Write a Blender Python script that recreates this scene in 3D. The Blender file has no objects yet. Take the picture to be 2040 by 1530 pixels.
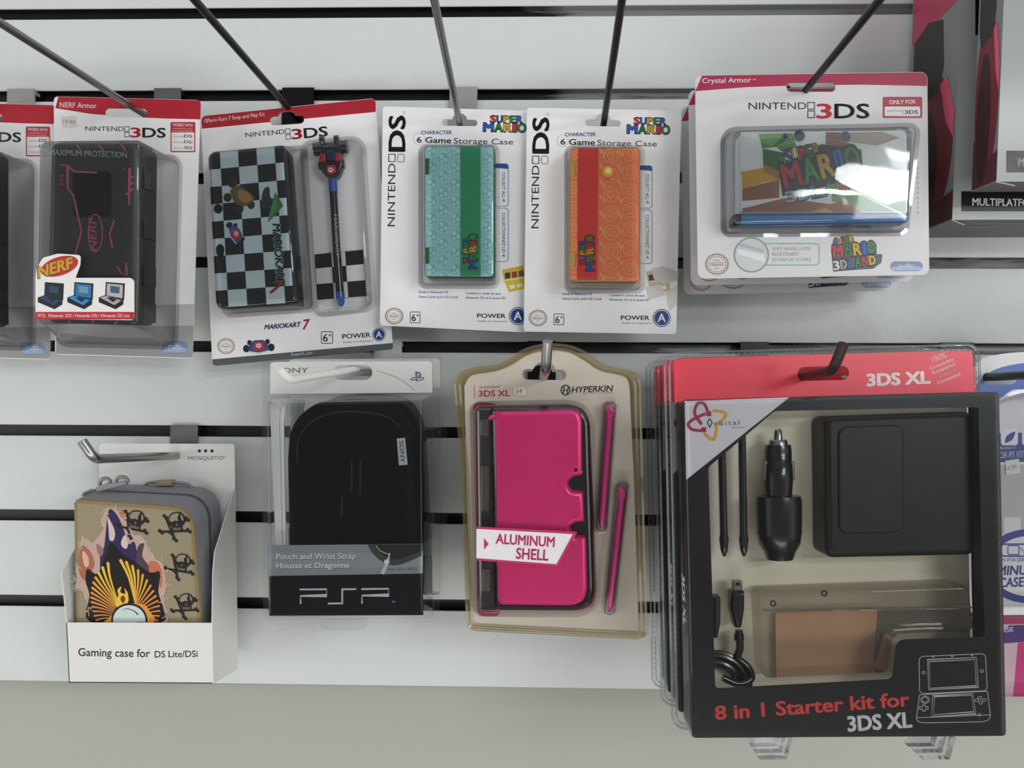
import bpy, math, random
from mathutils import Vector, Matrix
from mathutils.geometry import delaunay_2d_cdt

random.seed(7)
SC = bpy.context.scene
COL = SC.collection
R = math.radians

# ------------------------------------------------------------------ camera
FPX = 1550.0            # focal length in pixels of the 2040 x 1530 frame
DIST = 0.70             # camera to the face of the slatted wall
Z0 = 1.40
CAM_R = (Matrix.Rotation(R(1.29), 3, 'Z') @ Matrix.Rotation(R(91.85), 3, 'X') @ Matrix.Rotation(R(0.30), 3, 'Z'))
CAM_P = Vector((0, -DIST, Z0))
cd = bpy.data.cameras.new('camera')
cd.sensor_width = 36.0
cd.lens = 36.0 * FPX / 2040.0
cd.clip_start = 0.01
cam = bpy.data.objects.new('camera', cd)
COL.objects.link(cam)
cam.matrix_world = Matrix.Translation(CAM_P) @ CAM_R.to_4x4()
SC.camera = cam

# ------------------------------------------------------------------ light
SC.view_settings.view_transform = 'Standard'
SC.view_settings.look = 'None'
SC.view_settings.exposure = 0.14
SC.view_settings.gamma = 1.0
SC.cycles.transparent_max_bounces = 24
SC.cycles.max_bounces = 10
wd = bpy.data.worlds.new('shop_daylight')
SC.world = wd
wd.use_nodes = True
nt = wd.node_tree
bg = nt.nodes['Background']
tc = nt.nodes.new('ShaderNodeTexCoord')
sx = nt.nodes.new('ShaderNodeSeparateXYZ')
rp = nt.nodes.new('ShaderNodeValToRGB')
mr = nt.nodes.new('ShaderNodeMapRange')
nt.links.new(tc.outputs['Generated'], sx.inputs[0])
nt.links.new(sx.outputs['Z'], mr.inputs['Value'])
mr.inputs['From Min'].default_value = -1
mr.inputs['From Max'].default_value = 1
nt.links.new(mr.outputs[0], rp.inputs[0])
cr = rp.color_ramp
cr.elements[0].position = 0.42
cr.elements[0].color = (0.62, 0.60, 0.585, 1)
cr.elements[1].position = 0.80
cr.elements[1].color = (0.54, 0.56, 0.57, 1)
# the shop straight behind the photographer is dim; daylight comes from its sides, floor and ceiling
my = nt.nodes.new('ShaderNodeMapRange')
my.interpolation_type = 'SMOOTHSTEP'
my.inputs['From Min'].default_value = -0.92
my.inputs['From Max'].default_value = -0.50
my.inputs['To Min'].default_value = 0.27
my.inputs['To Max'].default_value = 1.30
nt.links.new(sx.outputs['Y'], my.inputs['Value'])
vm = nt.nodes.new('ShaderNodeVectorMath')
vm.operation = 'SCALE'
nt.links.new(rp.outputs[0], vm.inputs[0])
nt.links.new(my.outputs[0], vm.inputs['Scale'])
nt.links.new(vm.outputs[0], bg.inputs[0])
bg.inputs[1].default_value = 1.0


def area(name, loc, target, sx_, sy_, power, col):
    l = bpy.data.lights.new(name, 'AREA')
    l.shape = 'RECTANGLE'
    l.size, l.size_y, l.energy, l.color = sx_, sy_, power, col
    o = bpy.data.objects.new(name, l)
    COL.objects.link(o)
    o.location = loc
    o.rotation_euler = (Vector(target) - Vector(loc)).to_track_quat('-Z', 'Y').to_euler()
    return o


area('ceiling_light', (0.75, -2.5, Z0 + 2.1), (0.0, 0, Z0 - 0.3), 1.8, 0.8, 3, (1.0, 0.99, 0.97))
area('window_light', (1.95, -2.9, Z0 + 0.98), (0.2, 0, Z0), 1.0, 0.24, 14, (0.95, 1.0, 1.0))
area('window_light', (1.75, -2.9, Z0 + 0.52), (0.2, 0, Z0), 1.3, 0.17, 13, (0.95, 1.0, 1.0))
area('left_fill_light', (-2.9, -2.2, Z0 - 0.6), (-0.1, 0, Z0 - 0.5), 1.2, 1.8, 23, (0.96, 1.0, 0.985))  # added fill lamp, out of view, brightens the wall from the left
area('low_fill_light', (0.0, -1.5, 0.10), (0.0, 0, Z0 - 0.1), 2.0, 0.5, 12, (1.0, 0.99, 0.98))  # added lamp just above the floor, lifts the lower packs and wall
area('shop_front_light', (2.9, -2.1, Z0 - 0.5), (0.1, 0, Z0 - 0.5), 1.2, 1.8, 21, (1.0, 0.995, 0.985))


# ------------------------------------------------------------------ materials
def lin(h):
    h = h.lstrip('#')
    out = []
    for i in (0, 2, 4):
        c = int(h[i:i + 2], 16) / 255
        out.append(c / 12.92 if c <= 0.04045 else ((c + 0.055) / 1.055) ** 2.4)
    return (*out, 1)


_M = {}


def mat(h, rough=0.4, metal=0.0, name='print', var=0.06, bump=0.0, scale=120.0, coat=0.0, spec=0.4):
    key = (h, rough, metal, name, bump, coat)
    if key in _M:
        return _M[key]
    m = bpy.data.materials.new(f'{name}_{h.lstrip("#")}')
    m.use_nodes = True
    t = m.node_tree
    b = t.nodes['Principled BSDF']
    b.inputs['Metallic'].default_value = metal
    b.inputs['Specular IOR Level'].default_value = spec
    b.inputs['Coat Weight'].default_value = coat
    b.inputs['Coat Roughness'].default_value = 0.12
    co = t.nodes.new('ShaderNodeTexCoord')
    n = t.nodes.new('ShaderNodeTexNoise')
    n.inputs['Scale'].default_value = scale
    n.inputs['Detail'].default_value = 4
    t.links.new(co.outputs['Object'], n.inputs['Vector'])
    c = lin(h)
    mx = t.nodes.new('ShaderNodeMix')
    mx.data_type = 'RGBA'
    mx.inputs['A'].default_value = tuple(v * (1 - var) for v in c[:3]) + (1,)
    mx.inputs['B'].default_value = tuple(min(1, v * (1 + var)) for v in c[:3]) + (1,)
    t.links.new(n.outputs['Fac'], mx.inputs['Factor'])
    t.links.new(mx.outputs['Result'], b.inputs['Base Color'])
    r = t.nodes.new('ShaderNodeMapRange')
    r.inputs['To Min'].default_value = max(0.02, rough - 0.05)
    r.inputs['To Max'].default_value = min(1, rough + 0.05)
    t.links.new(n.outputs['Fac'], r.inputs['Value'])
    t.links.new(r.outputs[0], b.inputs['Roughness'])
    if bump:
        bp = t.nodes.new('ShaderNodeBump')
        bp.inputs['Strength'].default_value = bump
        bp.inputs['Distance'].default_value = 0.001
        t.links.new(n.outputs['Fac'], bp.inputs['Height'])
        t.links.new(bp.outputs[0], b.inputs['Normal'])
    _M[key] = m
    return m


def plastic(name, tint=(0.97, 0.975, 0.98), haze=0.006, hazecol=(0.75, 0.76, 0.77), wave=0.25, scale=22.0, rough=0.04, gain=0.85):
    """clear thin vacuum-formed plastic: see-through with a glossy, slightly wavy skin"""
    if name in _M:
        return _M[name]
    m = bpy.data.materials.new(name)
    m.use_nodes = True
    t = m.node_tree
    t.nodes.remove(t.nodes['Principled BSDF'])
    out = t.nodes['Material Output']
    co = t.nodes.new('ShaderNodeTexCoord')
    n = t.nodes.new('ShaderNodeTexNoise')
    n.inputs['Scale'].default_value = scale
    n.inputs['Detail'].default_value = 2
    t.links.new(co.outputs['Object'], n.inputs['Vector'])
    bp = t.nodes.new('ShaderNodeBump')
    bp.inputs['Strength'].default_value = wave
    bp.inputs['Distance'].default_value = 0.004
    t.links.new(n.outputs['Fac'], bp.inputs['Height'])
    tr = t.nodes.new('ShaderNodeBsdfTransparent')
    tr.inputs[0].default_value = (*tint, 1)
    gl = t.nodes.new('ShaderNodeBsdfGlossy')
    gl.inputs['Roughness'].default_value = rough
    t.links.new(bp.outputs[0], gl.inputs['Normal'])
    df = t.nodes.new('ShaderNodeBsdfDiffuse')
    df.inputs[0].default_value = (*hazecol, 1)
    fr = t.nodes.new('ShaderNodeFresnel')
    fr.inputs['IOR'].default_value = 1.45
    t.links.new(bp.outputs[0], fr.inputs['Normal'])
    mu = t.nodes.new('ShaderNodeMath')
    mu.operation = 'MULTIPLY'
    mu.use_clamp = True
    mu.inputs[1].default_value = gain
    t.links.new(fr.outputs[0], mu.inputs[0])
    m1 = t.nodes.new('ShaderNodeMixShader')
    m1.inputs[0].default_value = haze
    t.links.new(tr.outputs[0], m1.inputs[1])
    t.links.new(df.outputs[0], m1.inputs[2])
    m2 = t.nodes.new('ShaderNodeMixShader')
    t.links.new(mu.outputs[0], m2.inputs[0])
    t.links.new(m1.outputs[0], m2.inputs[1])
    t.links.new(gl.outputs[0], m2.inputs[2])
    t.links.new(m2.outputs[0], out.inputs['Surface'])
    _M[name] = m
    return m


CARD = dict(name='card', rough=0.38, var=0.03, scale=60)
CLEAR = plastic('clear_plastic')
CLEAR_EDGE = plastic('clear_plastic_edge', tint=(0.84, 0.85, 0.86), haze=0.10, wave=0.15)
YELLOWED = plastic('yellowed_plastic', tint=(0.93, 0.89, 0.78), haze=0.08, hazecol=(0.62, 0.52, 0.33), wave=0.15)
CHROME = mat('9c9d9e', 0.26, 1.0, 'chrome')
STEEL = mat('8f8f8e', 0.3, 1.0, 'zinc_steel')
BLACKMETAL = mat('0e0e0f', 0.32, 0.0, 'black_enamel', spec=0.3)
WHITEMETAL = mat('dcdcda', 0.3, 0.0, 'white_enamel')


def wall_paint():
    m = mat('cfd3d1', 0.5, 0, 'white_wall_paint', 0.02, 0.55, 90)
    t = m.node_tree
    return m


def groove_paint():
    """black slot with smears of white paint where the roller reached in"""
    m = bpy.data.materials.new('groove_paint')
    m.use_nodes = True
    t = m.node_tree
    b = t.nodes['Principled BSDF']
    b.inputs['Roughness'].default_value = 0.45
    co = t.nodes.new('ShaderNodeTexCoord')
    mp = t.nodes.new('ShaderNodeMapping')
    mp.inputs['Scale'].default_value = (9, 1, 130)
    n = t.nodes.new('ShaderNodeTexNoise')
    n.inputs['Scale'].default_value = 1.0
    n.inputs['Detail'].default_value = 6
    t.links.new(co.outputs['Object'], mp.inputs[0])
    t.links.new(mp.outputs[0], n.inputs['Vector'])
    s = t.nodes.new('ShaderNodeSeparateXYZ')
    t.links.new(co.outputs['Object'], s.inputs[0])
    r = t.nodes.new('ShaderNodeMapRange')          # wear grows towards +x
    r.inputs['From Min'].default_value = -0.12
    r.inputs['From Max'].default_value = 0.12
    r.inputs['To Min'].default_value = -0.6
    r.inputs['To Max'].default_value = 0.12
    t.links.new(s.outputs['X'], r.inputs['Value'])
    z = t.nodes.new('ShaderNodeMapRange')          # and towards the higher slots
    z.inputs['From Min'].default_value = Z0 - 0.08
    z.inputs['From Max'].default_value = Z0 + 0.36
    z.inputs['To Min'].default_value = -0.30
    z.inputs['To Max'].default_value = 0.22
    t.links.new(s.outputs['Z'], z.inputs['Value'])
    a = t.nodes.new('ShaderNodeMath'); a.operation = 'ADD'
    t.links.new(n.outputs['Fac'], a.inputs[0]); t.links.new(r.outputs[0], a.inputs[1])
    a2 = t.nodes.new('ShaderNodeMath'); a2.operation = 'ADD'
    t.links.new(a.outputs[0], a2.inputs[0]); t.links.new(z.outputs[0], a2.inputs[1])
    rr_ = t.nodes.new('ShaderNodeValToRGB')
    rr_.color_ramp.elements[0].position = 0.48
    rr_.color_ramp.elements[0].color = lin('0d0d0e')
    rr_.color_ramp.elements[1].position = 0.62
    rr_.color_ramp.elements[1].color = lin('8d8f8f')
    t.links.new(a2.outputs[0], rr_.inputs[0])
    t.links.new(rr_.outputs[0], b.inputs['Base Color'])
    return m


# ------------------------------------------------------------------ geometry helpers
def ray(px, py):
    return (CAM_R @ Vector(((px - 1020) / FPX, -(py - 765) / FPX, -1))).normalized()


def W(px, py, d):
    """world point seen at a pixel, d metres in front of the wall face"""
    r = ray(px, py)
    return CAM_P + r * ((-d - CAM_P.y) / r.y)


class Frame:
    """the plane of a hanging pack: right, up and towards-the-viewer axes"""

    def __init__(s, zoom, TL, TR, BL, dT, dB=None):
        s.ox, s.oy, s.k = zoom
        dB = dT if dB is None else dB
        a, b, c = (W(*s.px(*TL), dT), W(*s.px(*TR), dT), W(*s.px(*BL), dB))
        s.u = (b - a).normalized()
        s.n = s.u.cross((a - c)).normalized()
        s.v = s.n.cross(s.u).normalized()
        s.o = (a + b) / 2
        s.m = Matrix((s.u, s.v, s.n)).transposed().to_4x4()
        s.m.translation = s.o

    def px(s, x, y):
        return s.ox + s.k * x, s.oy + s.k * y

    def l(s, x, y, h=0.0):
        r = ray(*s.px(x, y))
        t = (s.o + s.n * h - CAM_P).dot(s.n) / r.dot(s.n)
        q = CAM_P + r * t - s.o
        return Vector((q.dot(s.u), q.dot(s.v), h))

    def ls(s, pts, h=0.0):
        return [s.l(x, y, h) for x, y in pts]


def inside(p, loop):
    x, y = p
    c = False
    j = len(loop) - 1
    for i in range(len(loop)):
        xi, yi = loop[i][0], loop[i][1]
        xj, yj = loop[j][0], loop[j][1]
        if (yi > y) != (yj > y) and x < (xj - xi) * (y - yi) / (yj - yi) + xi:
            c = not c
        j = i
    return c


def fill(loops, holes=()):
    """triangles of the even-odd region of loops minus holes"""
    vs, es = [], []
    for lp in list(loops) + list(holes):
        b = len(vs)
        vs += [Vector((p[0], p[1])) for p in lp]
        es += [(b + i, b + (i + 1) % len(lp)) for i in range(len(lp))]
    v, e, f, *_ = delaunay_2d_cdt(vs, es, [], 0, 1e-7)
    out = []
    for t in f:
        c = sum((v[i] for i in t), Vector((0, 0))) / len(t)
        if sum(inside(c, lp) for lp in loops) % 2 and not any(inside(c, h) for h in holes):
            out.append(tuple(t))
    return [(p.x, p.y) for p in v], out


class MB:
    def __init__(s):
        s.v, s.f, s.mi, s.sm, s.mats = [], [], [], [], []

    def add(s, vs, fs, m, smooth=False):
        b = len(s.v)
        s.v += [tuple(p) for p in vs]
        if m not in s.mats:
            s.mats.append(m)
        k = s.mats.index(m)
        for f in fs:
            s.f.append(tuple(b + i for i in f))
            s.mi.append(k)
            s.sm.append(smooth)

    def build(s, name, parent=None, sharp=38):
        me = bpy.data.meshes.new(name)
        me.from_pydata(s.v, [], s.f)
        for m in s.mats:
            me.materials.append(m)
        me.polygons.foreach_set('material_index', s.mi)
        me.polygons.foreach_set('use_smooth', s.sm)
        me.update()
        if any(s.sm):
            me.set_sharp_from_angle(angle=R(sharp))
        o = bpy.data.objects.new(name, me)
        COL.objects.link(o)
        if parent:
            o.parent = parent
        return o


def area2(p):
    return sum(p[i - 1][0] * p[i][1] - p[i][0] * p[i - 1][1] for i in range(len(p))) / 2


def offset(pts, d):
    """move a closed 2-D loop outwards by d"""
    sg = 1 if area2(pts) > 0 else -1
    out = []
    n = len(pts)
    for i in range(n):
        a, b, c = Vector(pts[i - 1][:2]), Vector(pts[i][:2]), Vector(pts[(i + 1) % n][:2])
        e1, e2 = b - a, c - b
        if e1.length < 1e-9 or e2.length < 1e-9:
            nn = Vector(((e1 + e2).y, -(e1 + e2).x)).normalized()
            k = 1
        else:
            n1, n2 = Vector((e1.y, -e1.x)).normalized(), Vector((e2.y, -e2.x)).normalized()
            nn = n1 + n2
            nn = nn.normalized() if nn.length > 1e-6 else n1
            k = 1 / max(0.5, nn.dot(n1))
        out.append((b.x + nn.x * d * k * sg, b.y + nn.y * d * k * sg))
    return out


def rq(q, r, n=6):
    """rounded polygon (zoom pixels)"""
    rs = r if isinstance(r, (list, tuple)) else [r] * len(q)
    out = []
    for i in range(len(q)):
        a, b, c = Vector(q[i - 1]), Vector(q[i]), Vector(q[(i + 1) % len(q)])
        rr = rs[i]
        if rr <= 0:
            out.append(tuple(b))
            continue
        p = b + (a - b).normalized() * min(rr, (a - b).length * .49)
        s = b + (c - b).normalized() * min(rr, (c - b).length * .49)
        for k in range(n + 1):
            t = k / n
            # nearly circular: weighted quadratic
            w = 0.7071
            den = (1 - t) ** 2 + 2 * w * t * (1 - t) + t * t
            out.append(tuple((p * (1 - t) ** 2 + b * 2 * w * t * (1 - t) + s * t * t) / den))
    return out


def rect(x0, y0, x1, y1, r=0, n=5):
    return rq([(x0, y0), (x1, y0), (x1, y1), (x0, y1)], r, n)


def ell(cx, cy, rx, ry=None, n=28, a0=0.0):
    ry = rx if ry is None else ry
    return [(cx + rx * math.cos(a0 + 2 * math.pi * i / n), cy + ry * math.sin(a0 + 2 * math.pi * i / n)) for i in range(n)]


def slot(cx, cy, w, h, ang=0, n=8):
    r = h / 2
    pts = []
    for sx_, a0 in ((1, -90), (-1, 90)):
        for i in range(n + 1):
            a = R(a0 + 180 * i / n)
            pts.append((sx_ * (w / 2 - r) + r * math.cos(a), r * math.sin(a)))
    c, s = math.cos(R(ang)), math.sin(R(ang))
    return [(cx + x * c - y * s, cy + x * s + y * c) for x, y in pts]


def euro(cx, cy, w, h, bump, bh, ang=0):
    """hang hole: a slot with a hump on its upper edge"""
    r = h / 2
    pts = []
    for i in range(9):
        a = R(-90 + 180 * i / 8)
        pts.append((w / 2 - r + r * math.cos(a), r * math.sin(a)))
    for i in range(9):
        a = R(90 + 180 * i / 8)
        pts.append((-w / 2 + r + r * math.cos(a), r * math.sin(a)))
    for i in range(7):
        a = R(180 + 180 * i / 6)
        pts.append((bump * math.cos(a), -r + bh * math.sin(a)))
    c, s = math.cos(R(ang)), math.sin(R(ang))
    return [(cx + x * c - y * s, cy + x * s + y * c) for x, y in pts]


def prism(mb, F, loop, href, h0, h1, m, holes=(), side=None):
    """a sheet or block of even thickness; loop in zoom pixels as seen at height href"""
    L = [(p.x, p.y) for p in F.ls(loop, href)]
    H = [[(p.x, p.y) for p in F.ls(h, href)] for h in holes]
    v, f = fill([L], H)
    mb.add([(x, y, h1) for x, y in v], f, m)
    mb.add([(x, y, h0) for x, y in v], [t[::-1] for t in f], m)
    for lp in [L] + H:
        n = len(lp)
        vs = [(x, y, h0) for x, y in lp] + [(x, y, h1) for x, y in lp]
        mb.add(vs, [(i, (i + 1) % n, n + (i + 1) % n, n + i) for i in range(n)], side or m, True)


def loft(mb, rings, m, cap0=False, cap1=False, capm=None):
    n = len(rings[0])
    vs = [p for r in rings for p in r]
    fs = []
    for k in range(len(rings) - 1):
        for i in range(n):
            fs.append((k * n + i, k * n + (i + 1) % n, (k + 1) * n + (i + 1) % n, (k + 1) * n + i))
    mb.add(vs, fs, m, True)
    if cap0:
        mb.add(rings[0], [tuple(range(n))[::-1]], m)
    if cap1:
        mb.add(rings[-1], [tuple(range(n))], capm or m)


def slab(mb, F, loop, href, h0, h1, b, m, capm=None):
    """block with softened front edges"""
    L = [(p.x, p.y) for p in F.ls(loop, href)]
    if area2(L) < 0:
        L = L[::-1]
    rings = [[(x, y, h0) for x, y in L], [(x, y, h1 - b) for x, y in L]]
    for k in (30, 60, 90):
        o = offset(L, -b * (1 - math.cos(R(k))))
        rings.append([(x, y, h1 - b + b * math.sin(R(k))) for x, y in o])
    loft(mb, rings, m)
    v, f = fill([rings[-1]])
    mb.add([(x, y, h1) for x, y in v], f, capm or m)
    v, f = fill([rings[0]])
    mb.add([(x, y, h0) for x, y in v], [t[::-1] for t in f], m)


def blister(mb, F, base, front, h0, h1, b, m, lip=0.003):
    """vacuum-formed shell: lip on the card, drafted sides, rounded front edge"""
    A = [(p.x, p.y) for p in F.ls(base, h0)]
    B = [(p.x, p.y) for p in F.ls(front, h1)]
    if area2(A) < 0:
        A, B = A[::-1], B[::-1]
    rings = [[(x, y, h0) for x, y in offset(A, lip)], [(x, y, h0 + .0002) for x, y in A]]
    rings.append([(x, y, h1 - b) for x, y in B])
    for k in (30, 60, 90):
        o = offset(B, -b * (1 - math.cos(R(k))))
        rings.append([(x, y, h1 - b + b * math.sin(R(k))) for x, y in o])
    loft(mb, rings, m, False, True)


def tube(mb, pts, rad, m, n=10, cap=True, close=False):
    pts = [Vector(p) for p in pts]
    N = len(pts)
    rs = rad if isinstance(rad, (list, tuple)) else [rad] * N
    tans = []
    for i in range(N):
        a = pts[i - 1] if (i or close) else pts[i]
        b = pts[(i + 1) % N] if (i < N - 1 or close) else pts[i]
        tans.append((b - a).normalized())
    ref = Vector((0, 0, 1)) if abs(tans[0].z) < .9 else Vector((1, 0, 0))
    x = (ref - tans[0] * ref.dot(tans[0])).normalized()
    rings = []
    for i in range(N):
        x = (x - tans[i] * x.dot(tans[i])).normalized()
        y = tans[i].cross(x)
        rings.append([pts[i] + (x * math.cos(2 * math.pi * k / n) + y * math.sin(2 * math.pi * k / n)) * rs[i] for k in range(n)])
    if close:
        rings.append(rings[0])
    loft(mb, rings, m, cap and not close, cap and not close)


def spline(pts, n=8):
    P = [Vector(p) for p in pts]
    out = []
    for i in range(len(P) - 1):
        p0, p1, p2, p3 = P[max(i - 1, 0)], P[i], P[i + 1], P[min(i + 2, len(P) - 1)]
        for k in range(n):
            t = k / n
            out.append(0.5 * ((2 * p1) + (p2 - p0) * t + (2 * p0 - 5 * p1 + 4 * p2 - p3) * t * t + (3 * p1 - p0 - 3 * p2 + p3) * t ** 3))
    out.append(P[-1])
    return out


def sp2(pts, n=6, close=False):
    if close:
        m = len(pts)
        q = spline([(*pts[-2], 0), (*pts[-1], 0)] + [(*p, 0) for p in pts] + [(*pts[0], 0), (*pts[1], 0)], n)
        q = q[2 * n: 2 * n + m * n]
    else:
        q = spline([(*p, 0) for p in pts], n)
    return [(p.x, p.y) for p in q]


_T = {}


def glyphs(s, bold=0.0, shear=0.0, space=1.0):
    key = (s, bold, shear, space)
    if key not in _T:
        c = bpy.data.curves.new('lettering', 'FONT')
        c.body = s
        c.size = 1.0
        c.offset = bold
        c.shear = shear
        c.space_character = space
        c.resolution_u = 3
        o = bpy.data.objects.new('lettering', c)
        me = bpy.data.meshes.new_from_object(o)
        vs = [(v.co.x, v.co.y) for v in me.vertices]
        fs = [tuple(p.vertices) for p in me.polygons]
        bpy.data.objects.remove(o)
        bpy.data.curves.remove(c)
        bpy.data.meshes.remove(me)
        _T[key] = (vs, fs)
    return _T[key]


_cap = None


def capheight():
    global _cap
    if _cap is None:
        v, _ = glyphs('H')
        _cap = max(p[1] for p in v)
    return _cap


def norm_text(s, bold, shear, space=1.0):
    """lettering scaled to unit width and unit capital height"""
    v0, f0 = glyphs(s, 0.0, shear, space)
    v, f = [(x, y, 0) for x, y in v0], list(f0)
    if bold > 0.006:
        k = bold * .75
        for n, (ax, ay) in enumerate(((-1, 0), (1, 0), (-.7, -.6), (.7, -.6), (-.7, .6), (.7, .6), (0, -.8), (0, .8))):
            o = len(v)
            v += [(x + ax * k, y + ay * k, -5e-8 * (n + 1)) for x, y in v0]
            f += [tuple(o + i for i in t) for t in f0]
    x0, x1 = min(p[0] for p in v), max(p[0] for p in v)
    c = capheight()
    return [((x - x0) / (x1 - x0), y / c, z) for x, y, z in v], f


class Ink:
    """printing laid on a surface at height h of a frame"""
    STEP = 0.00005

    def __init__(s, mb, F, h, holes=(), rough=0.35, dx=0, dy=0):
        s.mb, s.F, s.h, s.holes, s.rough, s.dx, s.dy = mb, F, h, list(holes), rough, dx, dy

    def hh(s, lay):
        s.count = getattr(s, 'count', 0) + 1      # every later mark lies a hair above the earlier ones
        return s.h + s.STEP * lay + s.count * 8e-7

    def mt(s, c):
        return c if not isinstance(c, str) else mat(c, s.rough)

    def poly(s, pts, c, lay=1, inner=()):
        pts = [(x + s.dx, y + s.dy) for x, y in pts]
        inner = [[(x + s.dx, y + s.dy) for x, y in q] for q in inner]
        h = s.hh(lay)
        L = s.F.ls(pts, h)
        holes = []
        bx = (min(p[0] for p in pts), max(p[0] for p in pts), min(p[1] for p in pts), max(p[1] for p in pts))
        for q in s.holes:
            if min(p[0] for p in q) < bx[1] and max(p[0] for p in q) > bx[0] and min(p[1] for p in q) < bx[3] and max(p[1] for p in q) > bx[2]:
                holes.append([(p.x, p.y) for p in s.F.ls(q, 0)])
        v, f = fill([[(p.x, p.y) for p in L]], holes + [[(p.x, p.y) for p in s.F.ls(q, h)] for q in inner])
        s.mb.add([(x, y, h) for x, y in v], f, s.mt(c))

    def line(s, pts, w, c, lay=1, close=False, taper=None):
        pts = [Vector((x + s.dx, y + s.dy)) for x, y in pts]
        n = len(pts)
        A, B = [], []
        for i in range(n):
            a = pts[i - 1] if (i or close) else pts[i]
            b = pts[(i + 1) % n] if (i < n - 1 or close) else pts[i]
            d = (b - a)
            d = d.normalized() if d.length > 1e-9 else Vector((1, 0))
            nn = Vector((d.y, -d.x))
            k = 1.0
            if (0 < i < n - 1) or close:
                e = (pts[i] - pts[i - 1])
                if e.length > 1e-9:
                    e.normalize()
                    k = 1 / max(.5, nn.dot(Vector((e.y, -e.x))))
            ww = w if taper is None else w * (taper[0] + (taper[1] - taper[0]) * i / max(1, n - 1))
            A.append(pts[i] + nn * ww / 2 * k)
            B.append(pts[i] - nn * ww / 2 * k)
        h = s.hh(lay)
        vs = s.F.ls([tuple(p) for p in A + B], h)
        m = n if close else n - 1
        s.mb.add(vs, [(i, (i + 1) % n, n + (i + 1) % n, n + i) for i in range(m)], s.mt(c))

    def ring(s, cx, cy, rx, ry, w, c, lay=1, n=36):
        s.line(ell(cx, cy, rx, ry, n), w, c, lay, True)

    def text(s, t, p0, p1, cap, c, bold=0.0, shear=0.0, lay=2, space=1.0):
        v, f = norm_text(t, bold, shear, space)
        d = Vector((p1[0] - p0[0], p1[1] - p0[1]))
        up = Vector((d.y, -d.x)).normalized() * cap
        h = s.hh(lay)
        q = [s.F.l(p0[0] + d.x * x + up.x * y + s.dx, p0[1] + d.y * x + up.y * y + s.dy, h + z) for x, y, z in v]
        s.mb.add(q, f, s.mt(c))


# ------------------------------------------------------------------ scene tree helpers
def root(name, F, label, cat, group=None):
    o = bpy.data.objects.new(name, None)
    o.empty_display_size = 0.02
    COL.objects.link(o)
    o.matrix_world = F.m
    o['label'], o['category'] = label, cat
    if group:
        o['group'] = group
    return o


def dup(src, delta, label, group=None):
    c = src.copy()
    COL.objects.link(c)
    c.matrix_world = Matrix.Translation(delta) @ src.matrix_world
    c['label'] = label
    if group:
        c['group'] = group

    def kids(a, b):
        for ch in list(a.children):
            if ch.name in skip:
                continue
            k = ch.copy()
            COL.objects.link(k)
            k.parent = b
            kids(ch, k)
    skip = {k.name for k in c.children}
    kids(src, c)
    return c


def struct(name, mb, sharp=38):
    o = mb.build(name, None, sharp)
    o['kind'] = 'structure'
    o['label'] = name.replace('_', ' ')
    return o


# ------------------------------------------------------------------ the setting
GROOVE0 = W(80, 1197, 0).z
PITCH = (W(50, 28, 0).z - GROOVE0) / 7
GW = 0.0098
BOTTOM = W(60, 1357, 0).z
paint = wall_paint()
grv = groove_paint()


def box(mb, x0, x1, y0, y1, z0, z1, m):
    vs = [(x, y, z) for z in (z0, z1) for y in (y0, y1) for x in (x0, x1)]
    mb.add(vs, [(0, 2, 3, 1), (4, 5, 7, 6), (0, 1, 5, 4), (2, 6, 7, 3), (0, 4, 6, 2), (1, 3, 7, 5)], m)


mb = MB()
edges = [BOTTOM]
for i in range(12):
    zc = GROOVE0 + PITCH * i
    edges += [zc - GW / 2, zc + GW / 2]
edges.append(GROOVE0 + PITCH * 12 - GW / 2)
X0, X1 = -1.3, 1.3
for i in range(0, len(edges) - 1, 2):
    a, b = edges[i], edges[i + 1]
    e = 0.0012
    prof = [(0.0178, a), (0.0, a + 0) if False else (e, a), (e * .3, a + e * .3), (0, a + e), (0, b - e), (e * .3, b - e * .3), (e, b), (0.0178, b)]
    vs, n = [], len(prof)
    NS = 40
    for k in range(NS + 1):
        x = X0 + (X1 - X0) * k / NS
        vs += [(x, y, z) for y, z in prof]
    fs = [(k * n + j, k * n + j + 1, (k + 1) * n + j + 1, (k + 1) * n + j) for k in range(NS) for j in range(n - 1)]
    flat = [f for i, f in enumerate(fs) if i % (n - 1) not in (0, n - 2)]
    side_ = [f for i, f in enumerate(fs) if i % (n - 1) in (0, n - 2)]
    mb.add(vs, flat, paint, True)
    mb.add(vs, side_, paint if i == 0 and False else grv, True)
box(mb, X0, X1, 0.0095, 0.0176, GROOVE0 - .02, edges[-1] - .001, grv)
struct('wall_slats', mb)
mb = MB()
box(mb, -1.8, 1.8, 0.018, 0.12, 0, 2.6, mat('a8a8a1', 0.55, 0, 'lower_wall_paint', 0.02, 0.3, 60))
struct('wall_back', mb)
mb = MB()
box(mb, -1.8, 1.8, -3.4, 0.12, -0.05, 0, mat('8f8a83', 0.5, 0, 'floor_vinyl', 0.08, 0.1, 8))
struct('floor', mb)


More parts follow.
